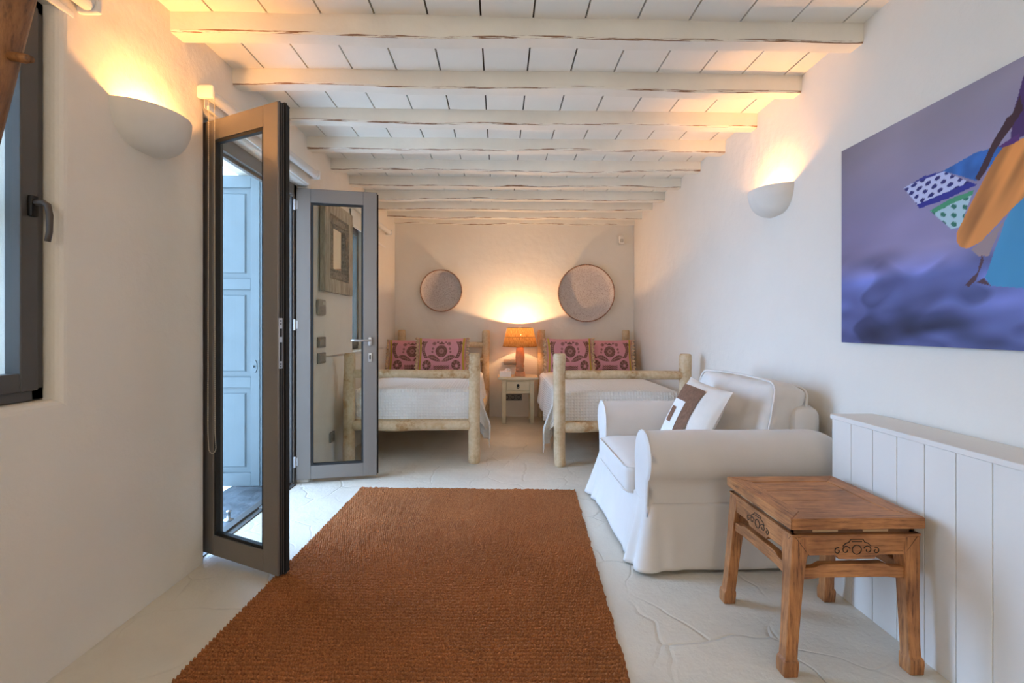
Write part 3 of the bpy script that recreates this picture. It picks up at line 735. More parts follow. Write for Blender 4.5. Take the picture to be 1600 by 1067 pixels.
bed('peeled log bed along the left wall, partly behind the open glass door', **BL, side=1, seed=11, wall_x=-1.4)
bed('peeled log bed along the right wall, behind the white armchair', **BR, side=-1, seed=31, wall_x=1.8)
def bedding(b, side, zt, label_m, label_c):
    # mattress and waffle bedspread; side=+1: free side is to the right (+x)
    x0, x1 = (b['lf'][0]+.0, b['rf'][0]+.02) if side > 0 else (b['rf'][0]-.0, b['lf'][0]-.02)   # wall side, free side
    y0, y1 = max(b['lf'][1], b['rf'][1])+.065, 6.33
    m = MB(); rbox(m, (.5*(x0+x1), .5*(y0+y1), .5*(.381+zt-.03)), (.5*abs(x1-x0)-.012, .5*(y1-y0)-.01, .5*(zt-.03-.381)), .06, 10)
    tag(m.build('mattress', 'mattress_ticking', smooth=True), label_m, 'mattress', 'bed mattresses')
    W = abs(x1-x0); Lg = y1-y0-.25; hang, foot, tuck = .44, .27, .16
    Nu, Nv = 110, 130; tot_u = tuck+W+hang; tot_v = foot+Lg; rc = .05
    def over(d):   # arc round an edge: returns (out, down)
        if d <= 0: return 0, 0
        if d < rc*PI/2: a = d/rc; return rc*math.sin(a), rc*(1-math.cos(a))
        return rc, rc+d-rc*PI/2
    def fn(u, v):
        a = u*tot_u-tuck; c = v*tot_v-foot; yy = max(0, c)
        hl = hang*(1.0 if yy < .05 else 1-.22*min(1, (yy-.05)/.6)-.10*math.sin(yy*5)*min(1, yy*2))
        if a > W: a = W+(a-W)*hl/hang
        da, dw, db = max(0, a-(W-rc)), max(0, -a+rc), max(0, -c+rc)
        oa, za = over(da); ow, zw = over(dw); ob, zb = over(db)
        X = min(max(a, rc), W-rc)+oa-ow; Y = max(c, rc)-ob
        drop = math.hypot(za, zb) if da > 0 else max(zw, zb) if (zw and zb) else zw+zb
        crown = .012*math.sin(PI*min(1, max(0, a/W)))*(1 if c > 0 else 0)
        fold = 0
        if da > .06:
            s = min(1, (da-.06)/.3)
            fold = s*(.03+.022*math.sin(yy*9+1)+.012*math.sin(yy*21))
            if db > 0: fold += .06*min(1, za/.3); Y -= .0; Y += .05*min(1, zb/.25)*min(1, za/.2)
        w = .004*mnoise.noise(Vector((a*4, c*4, b['lf'][0]*9)))
        return (x0+side*(X+fold), y0+Y+(w if db > .05 else 0), zt+crown-drop+w)
    mb = MB(); mb.grid(fn, Nu, Nv, flip=(side < 0), uvfn=lambda u, v: (u*tot_u, v*tot_v))
    o = mb.build('bedspread', 'waffle_cotton', smooth=True)
    sd = o.modifiers.new('thick', 'SOLIDIFY'); sd.thickness = .008; sd.offset = -1
    tag(o, label_c, 'bedspread', 'white waffle bedspreads')
bedding(BL, 1, .645, 'pale mattress on the left log bed', 'white waffle bedspread on the left log bed, corner hanging by the nightstand')
bedding(BR, -1, .630, 'pale mattress on the right log bed', 'white waffle bedspread on the right log bed behind the armchair')

# ---- printed pillows
def pillow_print(u, v):
    """u, v in -1..1; damask print of a rosette, two fronds, garlands and corner discs"""
    asp = .66; x, y = abs(u), v*asp
    pink = (.60, .27, .31); br = (.17, .08, .06); pale = (.36, .17, .165)
    if x > .86 and x < .95: return (.47, .33, .05)
    if x >= .95: return (.60, .30, .28)
    col = pink
    r = math.hypot(x, y-.10); a = math.atan2(y-.10, x)
    if r < .235:
        col = br if (r > .10 and abs(math.sin(a*9)) > .25) or r < .03 else pale
        if r > .22: col = br
    # fronds rising from the bottom centre
    fx = x; fy = -.34+.62*fx-.42*fx*fx*1.1
    if .02 < fx < .60 and abs(y-fy-.03) < .105*math.sin(PI*min(1, fx/.60)): col = br if abs(y-fy-.03) > .016 and math.sin(fx*90) > -.75 else pale
    # garland at the side (an S)
    gy = y; gx = .66+.11*math.sin((gy+.10)*5.4)
    if -.16 < gy < .5 and abs(x-gx) < .072: col = br if abs(x-gx) > .03 or math.sin(gy*75) > .2 else pale
    if math.hypot(x-.60, y+.43) < .19:
        rr = math.hypot(x-.62, y+.46); col = br if rr > .075 and math.sin(math.atan2(y+.46, x-.62)*8) > -.7 else pale if rr > .05 else pink
    if math.hypot(x-.30, y-.40) < .075 or math.hypot(x-.16, y-.46) < .05: col = br if math.sin(x*110)+math.sin(y*100) > -.6 else pink
    if math.hypot(x-.34, y-.20) < .05 or math.hypot(x-.37, y-.07) < .045: col = br if math.sin(x*120)*math.sin(y*120) > -.3 else pink
    if x < .12 and .38 < y < .50-x*.9: col = br
    if x > .74 and y > .38 and (x-.74)+(y-.38)*1.2 < .2 and x < .88: col = br
    if x < .32 and y < -.45: col = br if math.sin(x*70)*math.sin(y*90) > -.2 else pink
    return col
def bed_pillow(x, y, z, w, h, t, yaw, lean, label, seed):
    loc = Vector((x, y, z))
    M = Matrix.Translation(loc) @ Matrix.Rotation(yaw, 4, 'Z') @ Matrix.Rotation(lean, 4, 'X') @ Matrix.Translation((0, 0, h/2))
    e = thing('pillow', label, 'pillow', (x, y, z), 'pink printed pillows')
    mb = MB(); nu, nv = 130, 86; pillow(mb, w, h, t, nu, nv, M, seed=seed)
    cols = []
    for sg in (0, 1):
        for j in range(nv+1):
            for i in range(nu+1): cols.append((*pillow_print(2*i/nu-1, 2*j/nv-1), 1))
    mb.build('cover', 'printed_cotton', e, smooth=True, cols=cols)
    for s in (-1, 1):
        mb = MB()
        def fr(u, v):
            zz = (2*v-1)*h/2*1.02; e2 = s*(w/2-.004+u*.035*(1+.25*math.sin(v*60)))
            return (e2*(1-.03*(1-abs(2*v-1))), .012*math.sin(v*75)*u, zz)
        mb.grid(fr, 3, 70, 0, M); o = mb.build('fringe', 'fringe', e, smooth=True)
        q = o.modifiers.new('thick', 'SOLIDIFY'); q.thickness = .005
bed_pillow(-1.075, 6.02, 0.659, .60, .40, .15, .10, -.30, 'pink printed pillow on the left bed, against the wall corner', 1)
bed_pillow(-.70, 5.90, 0.659, .60, .42, .15, -.04, -.24, 'pink printed pillow on the left bed, in front of the other', 2)
bed_pillow(.87, 5.92, 0.646, .58, .43, .15, .03, -.26, 'pink printed pillow on the right bed, in front of the other', 3)
bed_pillow(1.385, 6.03, 0.646, .58, .41, .15, -.10, -.30, 'pink printed pillow on the right bed, next to the right wall', 4)

# ================================================================ nightstand, lamp, tissue box
nsx0, nsx1, nsy0, nsy1 = -.02, .49, 6.0, 6.38
ns = thing('nightstand', 'cream painted nightstand with one drawer between the two beds', 'nightstand', (.235, 6.19, 0))
mb = MB(); mb.box((nsx0, nsy0, .545), (nsx1, nsy1, .577)); mb.build('top', 'cream_paint', ns, bevel=.006)
for xx in (nsx0+.055, nsx1-.105):
    for yy in (nsy0+.03, nsy1-.08):
        mb = MB(); mb.prism([(xx, yy), (xx+.05, yy), (xx+.05, yy+.05), (xx, yy+.05)], 2, 0, .547); mb.build('leg', 'cream_paint', ns, bevel=.003)
mb = MB(); mb.box((nsx0+.10, nsy0+.045, .37), (nsx1-.10, nsy1-.04, .546)); mb.box((nsx0+.10, nsy0+.034, .375), (nsx1-.10, nsy0+.06, .405)); mb.box((nsx0+.10, nsy0+.034, .527), (nsx1-.10, nsy0+.06, .546)); mb.build('drawer_case', 'cream_paint', ns, bevel=.002)
mb = MB(); mb.box((nsx0+.112, nsy0+.031, .412), (nsx1-.112, nsy0+.05, .522)); dr = mb.build('drawer', 'cream_paint', ns, bevel=.004)
cx_ = .5*(nsx0+nsx1); mb = MB(); mb.lathe([(0,.012),(.012,.010),(.018,0)], n=14, M=Matrix.Translation((cx_, nsy0+.031, .475)) @ Matrix.Rotation(PI/2, 4, 'X'))
mb.tube([(cx_+.013*math.sin(a), nsy0+.017, .457+.016*math.cos(a)) for a in np.linspace(0, 2*PI, 14)], .004, 6); mb.build('ring_pull', 'dark_iron', dr, smooth=True)
lx, ly, lz = .265, 6.17, .577
la = thing('table_lamp', 'turned wooden table lamp with glowing raffia shade on the nightstand', 'lamp', (lx, ly, lz))
mb = MB(); mb.box((lx-.062, ly-.062, lz), (lx+.062, ly+.062, lz+.055)); mb.build('base', 'lamp_wood', la, bevel=.006)
mb = MB(); mb.lathe([(.05,.055),(.052,.07),(.057,.085),(.05,.10),(.046,.105),(.056,.118),(.056,.135),(.047,.15),(.053,.19),(.058,.24),(.056,.29),(.048,.35),(.044,.385),(.046,.40),(.038,.41),(0,.41)], (lx,ly,lz), 28); mb.build('stem', 'lamp_wood', la, smooth=True)
mb = MB(); sz0, sz1, sr0, sr1 = .955, 1.195, .222, .165
mb.lathe([(sr0, sz0-lz), ((sr0+sr1)/2, (sz0+sz1)/2-lz), (sr1, sz1-lz)], (lx, ly, lz), 72)
shd = mb.build('lamp_shade', 'raffia', la, smooth=True)
mb = MB()
for r, z in ((sr0, sz0), ((sr0+sr1)/2, (sz0+sz1)/2), (sr1, sz1)): mb.tube([(lx+(r+.001)*math.cos(a), ly+(r+.001)*math.sin(a), z) for a in np.linspace(0, 2*PI, 49)], .0028, 6)
for a in (0, 2*PI/3, 4*PI/3): mb.tube([(lx+.01*math.cos(a), ly+.01*math.sin(a), .995), (lx+(sr0-.018)*math.cos(a), ly+(sr0-.018)*math.sin(a), 1.02)], .002, 5)
mb.build('shade_wire', 'dark_iron', la)
mb = MB(); mb.lathe([(.013,.41),(.013,.45),(.014,.465),(.026,.50),(.03,.525),(.024,.55),(0,.562)], (lx,ly,lz), 18); mb.build('bulb', 'lit_bulb', la, smooth=True)
pl = bpy.data.lights.new('table_lamp_light', 'POINT'); pl.energy = 37; pl.color = (1, .57, .27); pl.shadow_soft_size = .012
po = bpy.data.objects.new('table_lamp_light', pl); C.objects.link(po); po.location = (lx, ly, lz+.566)
tb = thing('tissue_box', 'white tissue box with a tissue pulled up on the nightstand', 'tissue box', (.075, 6.12, .577))
mb = MB(); mb.box((.005, 6.06, .577), (.15, 6.18, .648)); mb.build('box', 'tissue', tb, bevel=.003)
mb = MB(); mb.grid(lambda u, v: (.05+.085*u+.03*v*u, 6.12+.02*math.sin(u*9)*(1-.5*v), .645+.05*v*(.35+u*.9)*math.sin(PI*min(1, u*.9+.15))), 14, 8); o = mb.build('tissue', 'tissue', tb, smooth=True)
q = o.modifiers.new('thick', 'SOLIDIFY'); q.thickness = .002
# ---- back wall fittings
rl = thing('reading_light', 'grey tube reading light on the back wall behind the lamp', 'wall lamp', (.15, 6.48, .73))
mb = MB(); mb.tube([(.06, 6.455, .735), (.24, 6.455, .735)], .036, 20); mb.build('tube', 'thermostat_grey', rl, bevel=.003)
mb = MB(); mb.box((.12, 6.47, .70), (.18, 6.5, .77)); mb.build('mount', 'screen_grey', rl)
so_ = thing('wall_socket', 'grey triple socket strip on the back wall under the nightstand', 'socket', (.18, 6.5, .25))
mb = MB(); rbox(mb, (.181, 6.492, .262), (.125, .008, .045), .004, 4); mb.build('plate', 'grey_plastic', so_, smooth=True)
for k in (-1, 0, 1):
    mb = MB(); mb.lathe([(0,-.006),(.022,-.006),(.024,.002),(.029,.002)], n=16, M=Matrix.Translation((.181+k*.08, 6.484, .262)) @ Matrix.Rotation(PI/2, 4, 'X')); mb.build('outlet', 'dark_iron', so_, smooth=True)
md = thing('motion_detector', 'small white motion detector high on the back wall in the right corner', 'detector', (1.645, 6.48, 2.37))
mb = MB(); rbox(mb, (1.645, 6.47, 2.375), (.035, .03, .055), .014, 5, M=None); mb.build('body', 'white_plastic', md, smooth=True)
mb = MB(); rbox(mb, (1.64, 6.442, 2.36), (.022, .012, .025), .01, 4); mb.build('lens', 'screen_grey', md, smooth=True)
mb = MB(); mb.tube([(1.66, 6.46, 2.42), (1.665, 6.49, 2.445)], .012, 8); mb.build('bracket', 'white_plastic', md)
# ---- shallow woven trays
def tray(x, z, r, label, tilt, seed):
    e = thing('woven_tray', label, 'basket', (x, 6.43, z), 'woven trays on the back wall')
    M = Matrix.Translation((x, 6.43, z)) @ Matrix.Rotation(tilt[0], 4, 'X') @ Matrix.Rotation(tilt[1], 4, 'Z') @ Matrix.Rotation(PI/2, 4, 'X')
    mb = MB(); mb.lathe([(0, -.045), (r*.6, -.043), (r*.84, -.038), (r*.93, -.022), (r*.975, .010), (r, .028), (r*1.012, .026), (r*.985, -.005), (r*.94, -.034), (r*.85, -.050), (0, -.056)], n=64, M=M)
    mb.build('tray', 'whitewashed_weave', e, smooth=True)
    mb = MB(); mb.tube([M @ Vector((r*1.004*math.cos(a), r*1.004*math.sin(a), .028+.004*math.sin(a*30))) for a in np.linspace(0, 2*PI, 97)], .0085, 7); mb.build('rim', 'basket_rim', e, smooth=True)
tray(-.765, 1.683, .272, 'smaller round whitewashed woven tray on the back wall over the left bed', (.04, -.06), 1)
tray(1.158, 1.652, .375, 'larger round whitewashed woven tray on the back wall over the right bed', (.04, .03), 2)

# ================================================================ rug
rug = [(-1.029, 3.616), (.562, 3.535), (.39, .75), (-1.145, .80)]
def make_rug():
    RW, RY = .0215, .0120                      # row and knot pitch
    nx = 580; c = [np.array(p) for p in rug]; Lv = 2.8
    vr = np.concatenate([np.arange(0, 2.05, RW/6), np.linspace(2.05, Lv, 30)])/Lv; ny = len(vr)
    u, v = np.meshgrid(np.linspace(0, 1, nx), vr)
    a = c[0][None, None]*(1-u[..., None])+c[1][None, None]*u[..., None]; b = c[3][None, None]*(1-u[..., None])+c[2][None, None]*u[..., None]
    p = a*(1-v[..., None])+b*v[..., None]
    rs = np.random.RandomState(3)
    def smooth(n, m, k):
        g = rs.rand(n, m)
        yi, xi = np.linspace(0, n-1.001, ny), np.linspace(0, m-1.001, nx); y0, x0 = yi.astype(int), xi.astype(int); fy, fx = (yi-y0)[:, None], (xi-x0)[None]
        A = g[y0][:, x0]; B = g[y0][:, x0+1]; Cc = g[y0+1][:, x0]; D = g[y0+1][:, x0+1]
        return ((A*(1-fx)+B*fx)*(1-fy)+(Cc*(1-fx)+D*fx)*fy-.5)*k
    wob = smooth(9, 12, .022)+smooth(14, 70, .006)
    row = np.clip((np.abs(np.sin(PI*(v*Lv+wob)/RW))-.48)/.52, 0, 1)**.5
    ki = np.floor((v*Lv+wob)/RW); xs = u*1.6+smooth(60, 40, .006)
    kn = np.clip((np.abs(np.sin(PI*(xs/RY+ki*.37)))-.12)/.88, 0, 1)**.5; row = row*(.72+.28*kn)
    z = .002+.0195*row*(1+smooth(400, 160, .5))+smooth(14, 9, .004)
    edge = (np.minimum(u, 1-u) < .004) | (np.minimum(v, 1-v) < .001); z = np.where(edge, .001, z)
    x = p[..., 0]+np.where((u < .004) | (u > .996), .0015*np.sin(v*Lv/RW*PI)+smooth(60, 2, .010), 0); y = p[..., 1]+np.where(v < .001, .004*np.sin(u*300), 0)
    V = np.stack([x, y, z], -1).reshape(-1, 3)
    i = np.arange((ny-1)*nx).reshape(ny-1, nx)[:, :-1].ravel()
    F = np.stack([i, i+nx, i+nx+1, i+1], -1).astype(np.int32)
    me = bpy.data.meshes.new('rug'); me.vertices.add(len(V)); me.vertices.foreach_set('co', V.ravel())
    me.loops.add(F.size); me.loops.foreach_set('vertex_index', F.ravel()); me.polygons.add(len(F)); me.polygons.foreach_set('loop_start', np.arange(0, F.size, 4, dtype=np.int32))
    try: me.polygons.foreach_set('loop_total', np.full(len(F), 4, dtype=np.int32))
    except Exception: pass
    l = me.uv_layers.new(name='weave'); UV = np.stack([u*1.6, v*Lv+wob], -1).reshape(-1, 2); l.data.foreach_set('uv', UV[F.ravel()].ravel())
    me.materials.append(MATS['jute_weave']); me.update(calc_edges=True); me.validate()
    me.polygons.foreach_set('use_smooth', [True]*len(me.polygons))
    o = bpy.data.objects.new('rug', me); C.objects.link(o)
    tag(o, 'brown woven jute rug lying on the pale floor in the middle of the room', 'rug')
make_rug()

# ================================================================ slipcovered armchair
ac = thing('armchair', 'wide white slipcovered armchair against the right wall behind the wooden stool', 'armchair', (1.2, 2.93, 0))
ax0, ax1, ay0, ay1 = .735, 1.715, 2.375, 3.50
def arm(y_out, sgn, name):
    """profile in (outward distance o, z); sgn -1: near arm (outside towards the camera)"""
    prof = [(-.20,.30),(-.20,.44),(-.205,.52)]
    for k in range(13):
        a = PI*.97-(PI*1.20)*k/12
        prof.append((-.070+.132*math.cos(a), .548+.132*math.sin(a)))
    prof += [(.012,.45),(.004,.40),(0,.32),(.002,.26)]
    def P(o, z, x): return (x, y_out+sgn*o, z)
    mb = MB(); N = 26; n = len(prof)
    def fn(u, v):
        k = v*(n-1); i = int(round(k)); o, z = prof[i]
        x = ax0+u*(ax1-ax0)
        drop = .0
        if u > .86: z = z-(.05*((u-.86)/.14)**2 if z > .45 else 0)
        wob = .004*mnoise.noise(Vector((x*4, o*9, z*5)))
        return P(o+wob, z+wob, x)
    mb.grid(fn, N, n-1, flip=(sgn > 0))
    # front panel, slightly padded
    cx, cz = -.09, .46
    rings = []
    for t, dx in ((1, 0), (.975, -.008), (.8, -.010), (.4, -.011), (0, -.011)):
        rings.append([P(cx+(o-cx)*t, cz+(z-cz)*t, ax0+dx) for o, z in prof])
    o0 = len(mb.v)
    for r in rings: mb.v += [tuple(p) for p in r]
    for i in range(len(rings)-1):
        for j in range(n):
            f = (o0+i*n+j, o0+i*n+(j+1) % n, o0+(i+1)*n+(j+1) % n, o0+(i+1)*n+j)
            mb.f.append(f if sgn > 0 else f[::-1]); mb.m.append(0)
    a = mb.build(name, 'slipcover', ac, smooth=True, weld=True)
    mb = MB(); mb.tube([P(o, z, ax0-.001) for o, z in prof[2:-1]], .0055, 8); mb.build('piping', 'slipcover', a, smooth=True)
    return a
arm(ay0, -1, 'arm'); arm(ay1, 1, 'arm')
mb = MB(); rbox(mb, (1.632, .5*(ay0+ay1)+.03, .515), (.085, .5*(ay1-ay0)-.10, .275), .07, 12, bulge=(.0, 0, .012), wr=.004, seed=3); mb.build('backrest', 'slipcover', ac, smooth=True)
mb = MB(); rbox(mb, (1.11, .5*(ay0+ay1), .385), (.425, .5*(ay1-ay0)-.205, .082), .035, 16, bulge=(.008, 0, .022), wr=.005, seed=5)
sc = mb.build('seat_cushion', 'slipcover', ac, smooth=True, weld=True)
mb = MB(); ya_, yb_ = ay0+.21, ay1-.21
for zz in (.452, .318): mb.tube([(.99, ya_, zz), (.73, ya_, zz), (.698, ya_+.012, zz-.002), (.685, ya_+.05, zz)]+[(.682-.006*math.sin(PI*t), ya_+.05+(yb_-ya_-.1)*t, zz+.004*math.sin(PI*t)) for t in np.linspace(0, 1, 12)]+[(.685, yb_-.05, zz), (.698, yb_-.012, zz-.002), (.73, yb_, zz), (.99, yb_, zz)], .005, 8)
mb.build('piping', 'slipcover', sc, smooth=True)
# back cushion, leaning on the backrest
Mb = Matrix.Translation((1.490, .5*(ay0+ay1)-.0, .660)) @ Matrix.Rotation(.085, 4, 'Z') @ Matrix.Rotation(.20, 4, 'Y')
mb = MB(); hb = (.105, .5*(ay1-ay0)-.175, .225)
rbox(mb, (0, 0, 0), hb, .045, 26, bulge=(.055, .012, .022), wr=.022, seed=8, M=Mb); bc = mb.build('back_cushion', 'slipcover', ac, smooth=True, weld=True)
mb = MB(); p = []
for (a, b) in [(-1,-1),(1,-1),(1,1),(-1,1)]:
    c0 = (a*(hb[1]-.045), b*(hb[2]-.045)); s0 = math.atan2(b, a)-PI/4
    for t in np.linspace(0, PI/2, 6): p.append((c0[0]+.047*math.cos(s0+t), c0[1]+.047*math.sin(s0+t)))
p.append(p[0]); dense = []
for a, b in zip(p, p[1:]):
    m_ = max(1, int(math.dist(a, b)/.03))
    for t in range(m_): dense.append((a[0]+(b[0]-a[0])*t/m_, a[1]+(b[1]-a[1])*t/m_))
def pip(q, sx):
    y, z = q; f1 = math.cos(min(1, abs(y)/hb[1])*PI/2)**.6; f2 = math.cos(min(1, abs(z)/hb[2])*PI/2)**.6
    return Mb @ Vector((sx*(hb[0]-.012), y+(y/hb[1])*.012*f2, z+(z/hb[2])*.022*f1))
for sx in (-1, 1): mb.tube([pip(q, sx) for q in dense]+[pip(dense[0], sx)], .0062, 8)
mb.build('piping', 'slipcover', bc, smooth=True)
# upper cover of the base and the flared skirt
def skirt():
    mb = MB(); per = []; r = .05
    x0, x1, y0, y1 = ax0-.004, ax1-.01, ay0+.0, ay1-.0
    def seg(a, b, n): return [(a[0]+(b[0]-a[0])*k/n, a[1]+(b[1]-a[1])*k/n) for k in range(n)]
    def arc(cx, cy, a0): return [(cx+r*math.cos(a0+t), cy+r*math.sin(a0+t)) for t in np.linspace(0, PI/2, 14)[:-1]]
    per += seg((x0+r, y0), (x1-r, y0), 90)+arc(x1-r, y0+r, -PI/2)+seg((x1, y0+r), (x1, y1-r), 50)+arc(x1-r, y1-r, 0)+seg((x1-r, y1), (x0+r, y1), 60)+arc(x0+r, y1-r, PI/2)+seg((x0, y1-r), (x0, y0+r), 90)+arc(x0+r, y0+r, PI)
    n = len(per); cs = (x0, y0)
    def nrm(i):
        a, b = per[(i-1) % n], per[(i+1) % n]; t = Vector((b[0]-a[0], b[1]-a[1])).normalized(); return Vector((t.y, -t.x))
    NZ = 18; top = .335
    def fn(u, v):
        i = int(round(u*n)) % n; x, y = per[i]; m = nrm(i)
        front = max(0, -m.x); side = max(0, -m.y)
        dn, df = math.dist((x, y), (x0, y0)), math.dist((x, y), (x0, y1))
        fl = v**1.25*(.052*front+.016*side+.03*max(0, m.y)+.005)
        kc = math.exp(-(dn/.15)**2); kf = math.exp(-(df/.16)**2)
        fold = v**.8*(kc*(.030 if front > side else .006)*math.sin(dn*62+(1.6 if front > side else 0))+kf*.022*math.sin(df*58))
        fl += v*(kc*.022+kf*.03)
        fl += v*.006*mnoise.noise(Vector((x*3, y*3, 0)))*3*front+v*.004*math.sin(x*9)*side
        hem = .012+.012*(.5+.5*math.sin(x*8.5+1.0))*side+.012*front*(.5+.5*math.sin(y*7))-kc*.004
        tp = top+.0*side
        z = tp+(hem-tp)*v
        return (x+m.x*(fl+fold+.002), y+m.y*(fl+fold+.002), z)
    mb.grid(fn, n, NZ); o = mb.build('skirt', 'slipcover', ac, smooth=True, weld=True)
    q = o.modifiers.new('thick', 'SOLIDIFY'); q.thickness = .004; q.offset = -1
skirt()
mb = MB(); mb.box((ax0+.03, ay0+.03, .05), (ax1-.05, ay1-.03, .33)); mb.build('base', 'slipcover', ac)
mb = MB(); mb.tube([(ax0+.015, ay0-.002, .436), (ax1-.06, ay0-.001, .438)], .0022, 6); mb.build('seam', 'slipcover', ac)
for xx, yy in ((.78, 2.44), (.78, 3.43), (1.62, 2.44), (1.62, 3.43)):
    mb = MB(); mb.box((xx-.025, yy-.025, 0), (xx+.025, yy+.025, .06)); mb.build('foot', 'dark_iron', ac)
# ---- scatter cushion with brown squares
A, B_, Cc = Vector((1.215, 3.03, .872)), Vector((1.262, 2.625, .838)), Vector((1.015, 3.02, .475))
ux = (A-B_).normalized(); uz = (A-Cc); uz = (uz-ux*uz.dot(ux)).normalized(); uy = uz.cross(ux)
ctr = (B_+Cc)/2+Vector((.0, 0, .012))
Mc = Matrix(((ux.x, uy.x, uz.x, ctr.x), (ux.y, uy.y, uz.y, ctr.y), (ux.z, uy.z, uz.z, ctr.z), (0, 0, 0, 1)))
cu = thing('scatter_cushion', 'cream cushion with brown and white square patch on the armchair seat', 'cushion', tuple(Cc))
cw, chh, ct = .455, .455, .115
mb = MB(); pillow(mb, cw, chh, ct, 30, 30, Mc, seed=4, wr=.006, pinch=.05); mb.build('cover', 'cushion_linen', cu, smooth=True)
def patch(name, u0, u1, v0, v1, lift, mat):
    mb = MB()
    # the face that looks to the room is the one whose normal points to -x
    sg = 1 if uy.x < 0 else -1
    def fn(u, v):
        a, b = u0+(u1-u0)*u, v0+(v1-v0)*v
        e = (max(0, 1-abs(a)**2.6)*max(0, 1-abs(b)**2.6))**.55
        return (a*cw/2, sg*(ct/2*e+lift+.004), b*chh/2)
    mb.grid(fn, 16, 16, 0, Mc, flip=(sg > 0)); return mb.build(name, mat, cu, smooth=True)
p1 = patch('brown_square', -.30, .93, -.86, .76, .003, 'brown_wool'); patch('white_square', .16, .93, -.80, .30, .0055, 'white_wool'); patch('brown_patch', .44, .72, -.36, .08, .008, 'brown_wool')

# ================================================================ radiator cover
rc_ = thing('radiator_cover', 'long low white boarded radiator cover along the right wall behind the stool', 'radiator cover', (1.64, 1.0, 0))
rx, ry1, ry0, rz = 1.533, 2.19, -.6, .785
yb = ry1; mb = MB()
while yb > ry0:
    y2 = max(ry0, yb-.121)
    mb.box((rx, y2+.0015, 0), (rx+.02, yb-.0015, rz)); yb = y2
mb.box((rx+.006, ry0, 0), (rx+.02, ry1-.002, rz-.001)); mb.build('front_boards', 'white_paint', rc_, bevel=.0015)
mb = MB(); mb.box((rx+.02, ry1-.02, 0), (RWX(ry1)-.001, ry1, rz)); mb.build('end_panel', 'white_paint', rc_)
mb = MB(); mb.box((rx-.006, ry0, rz), (RWX(1.2)-.001, ry1+.006, rz+.022)); mb.build('top', 'white_paint', rc_, bevel=.004)

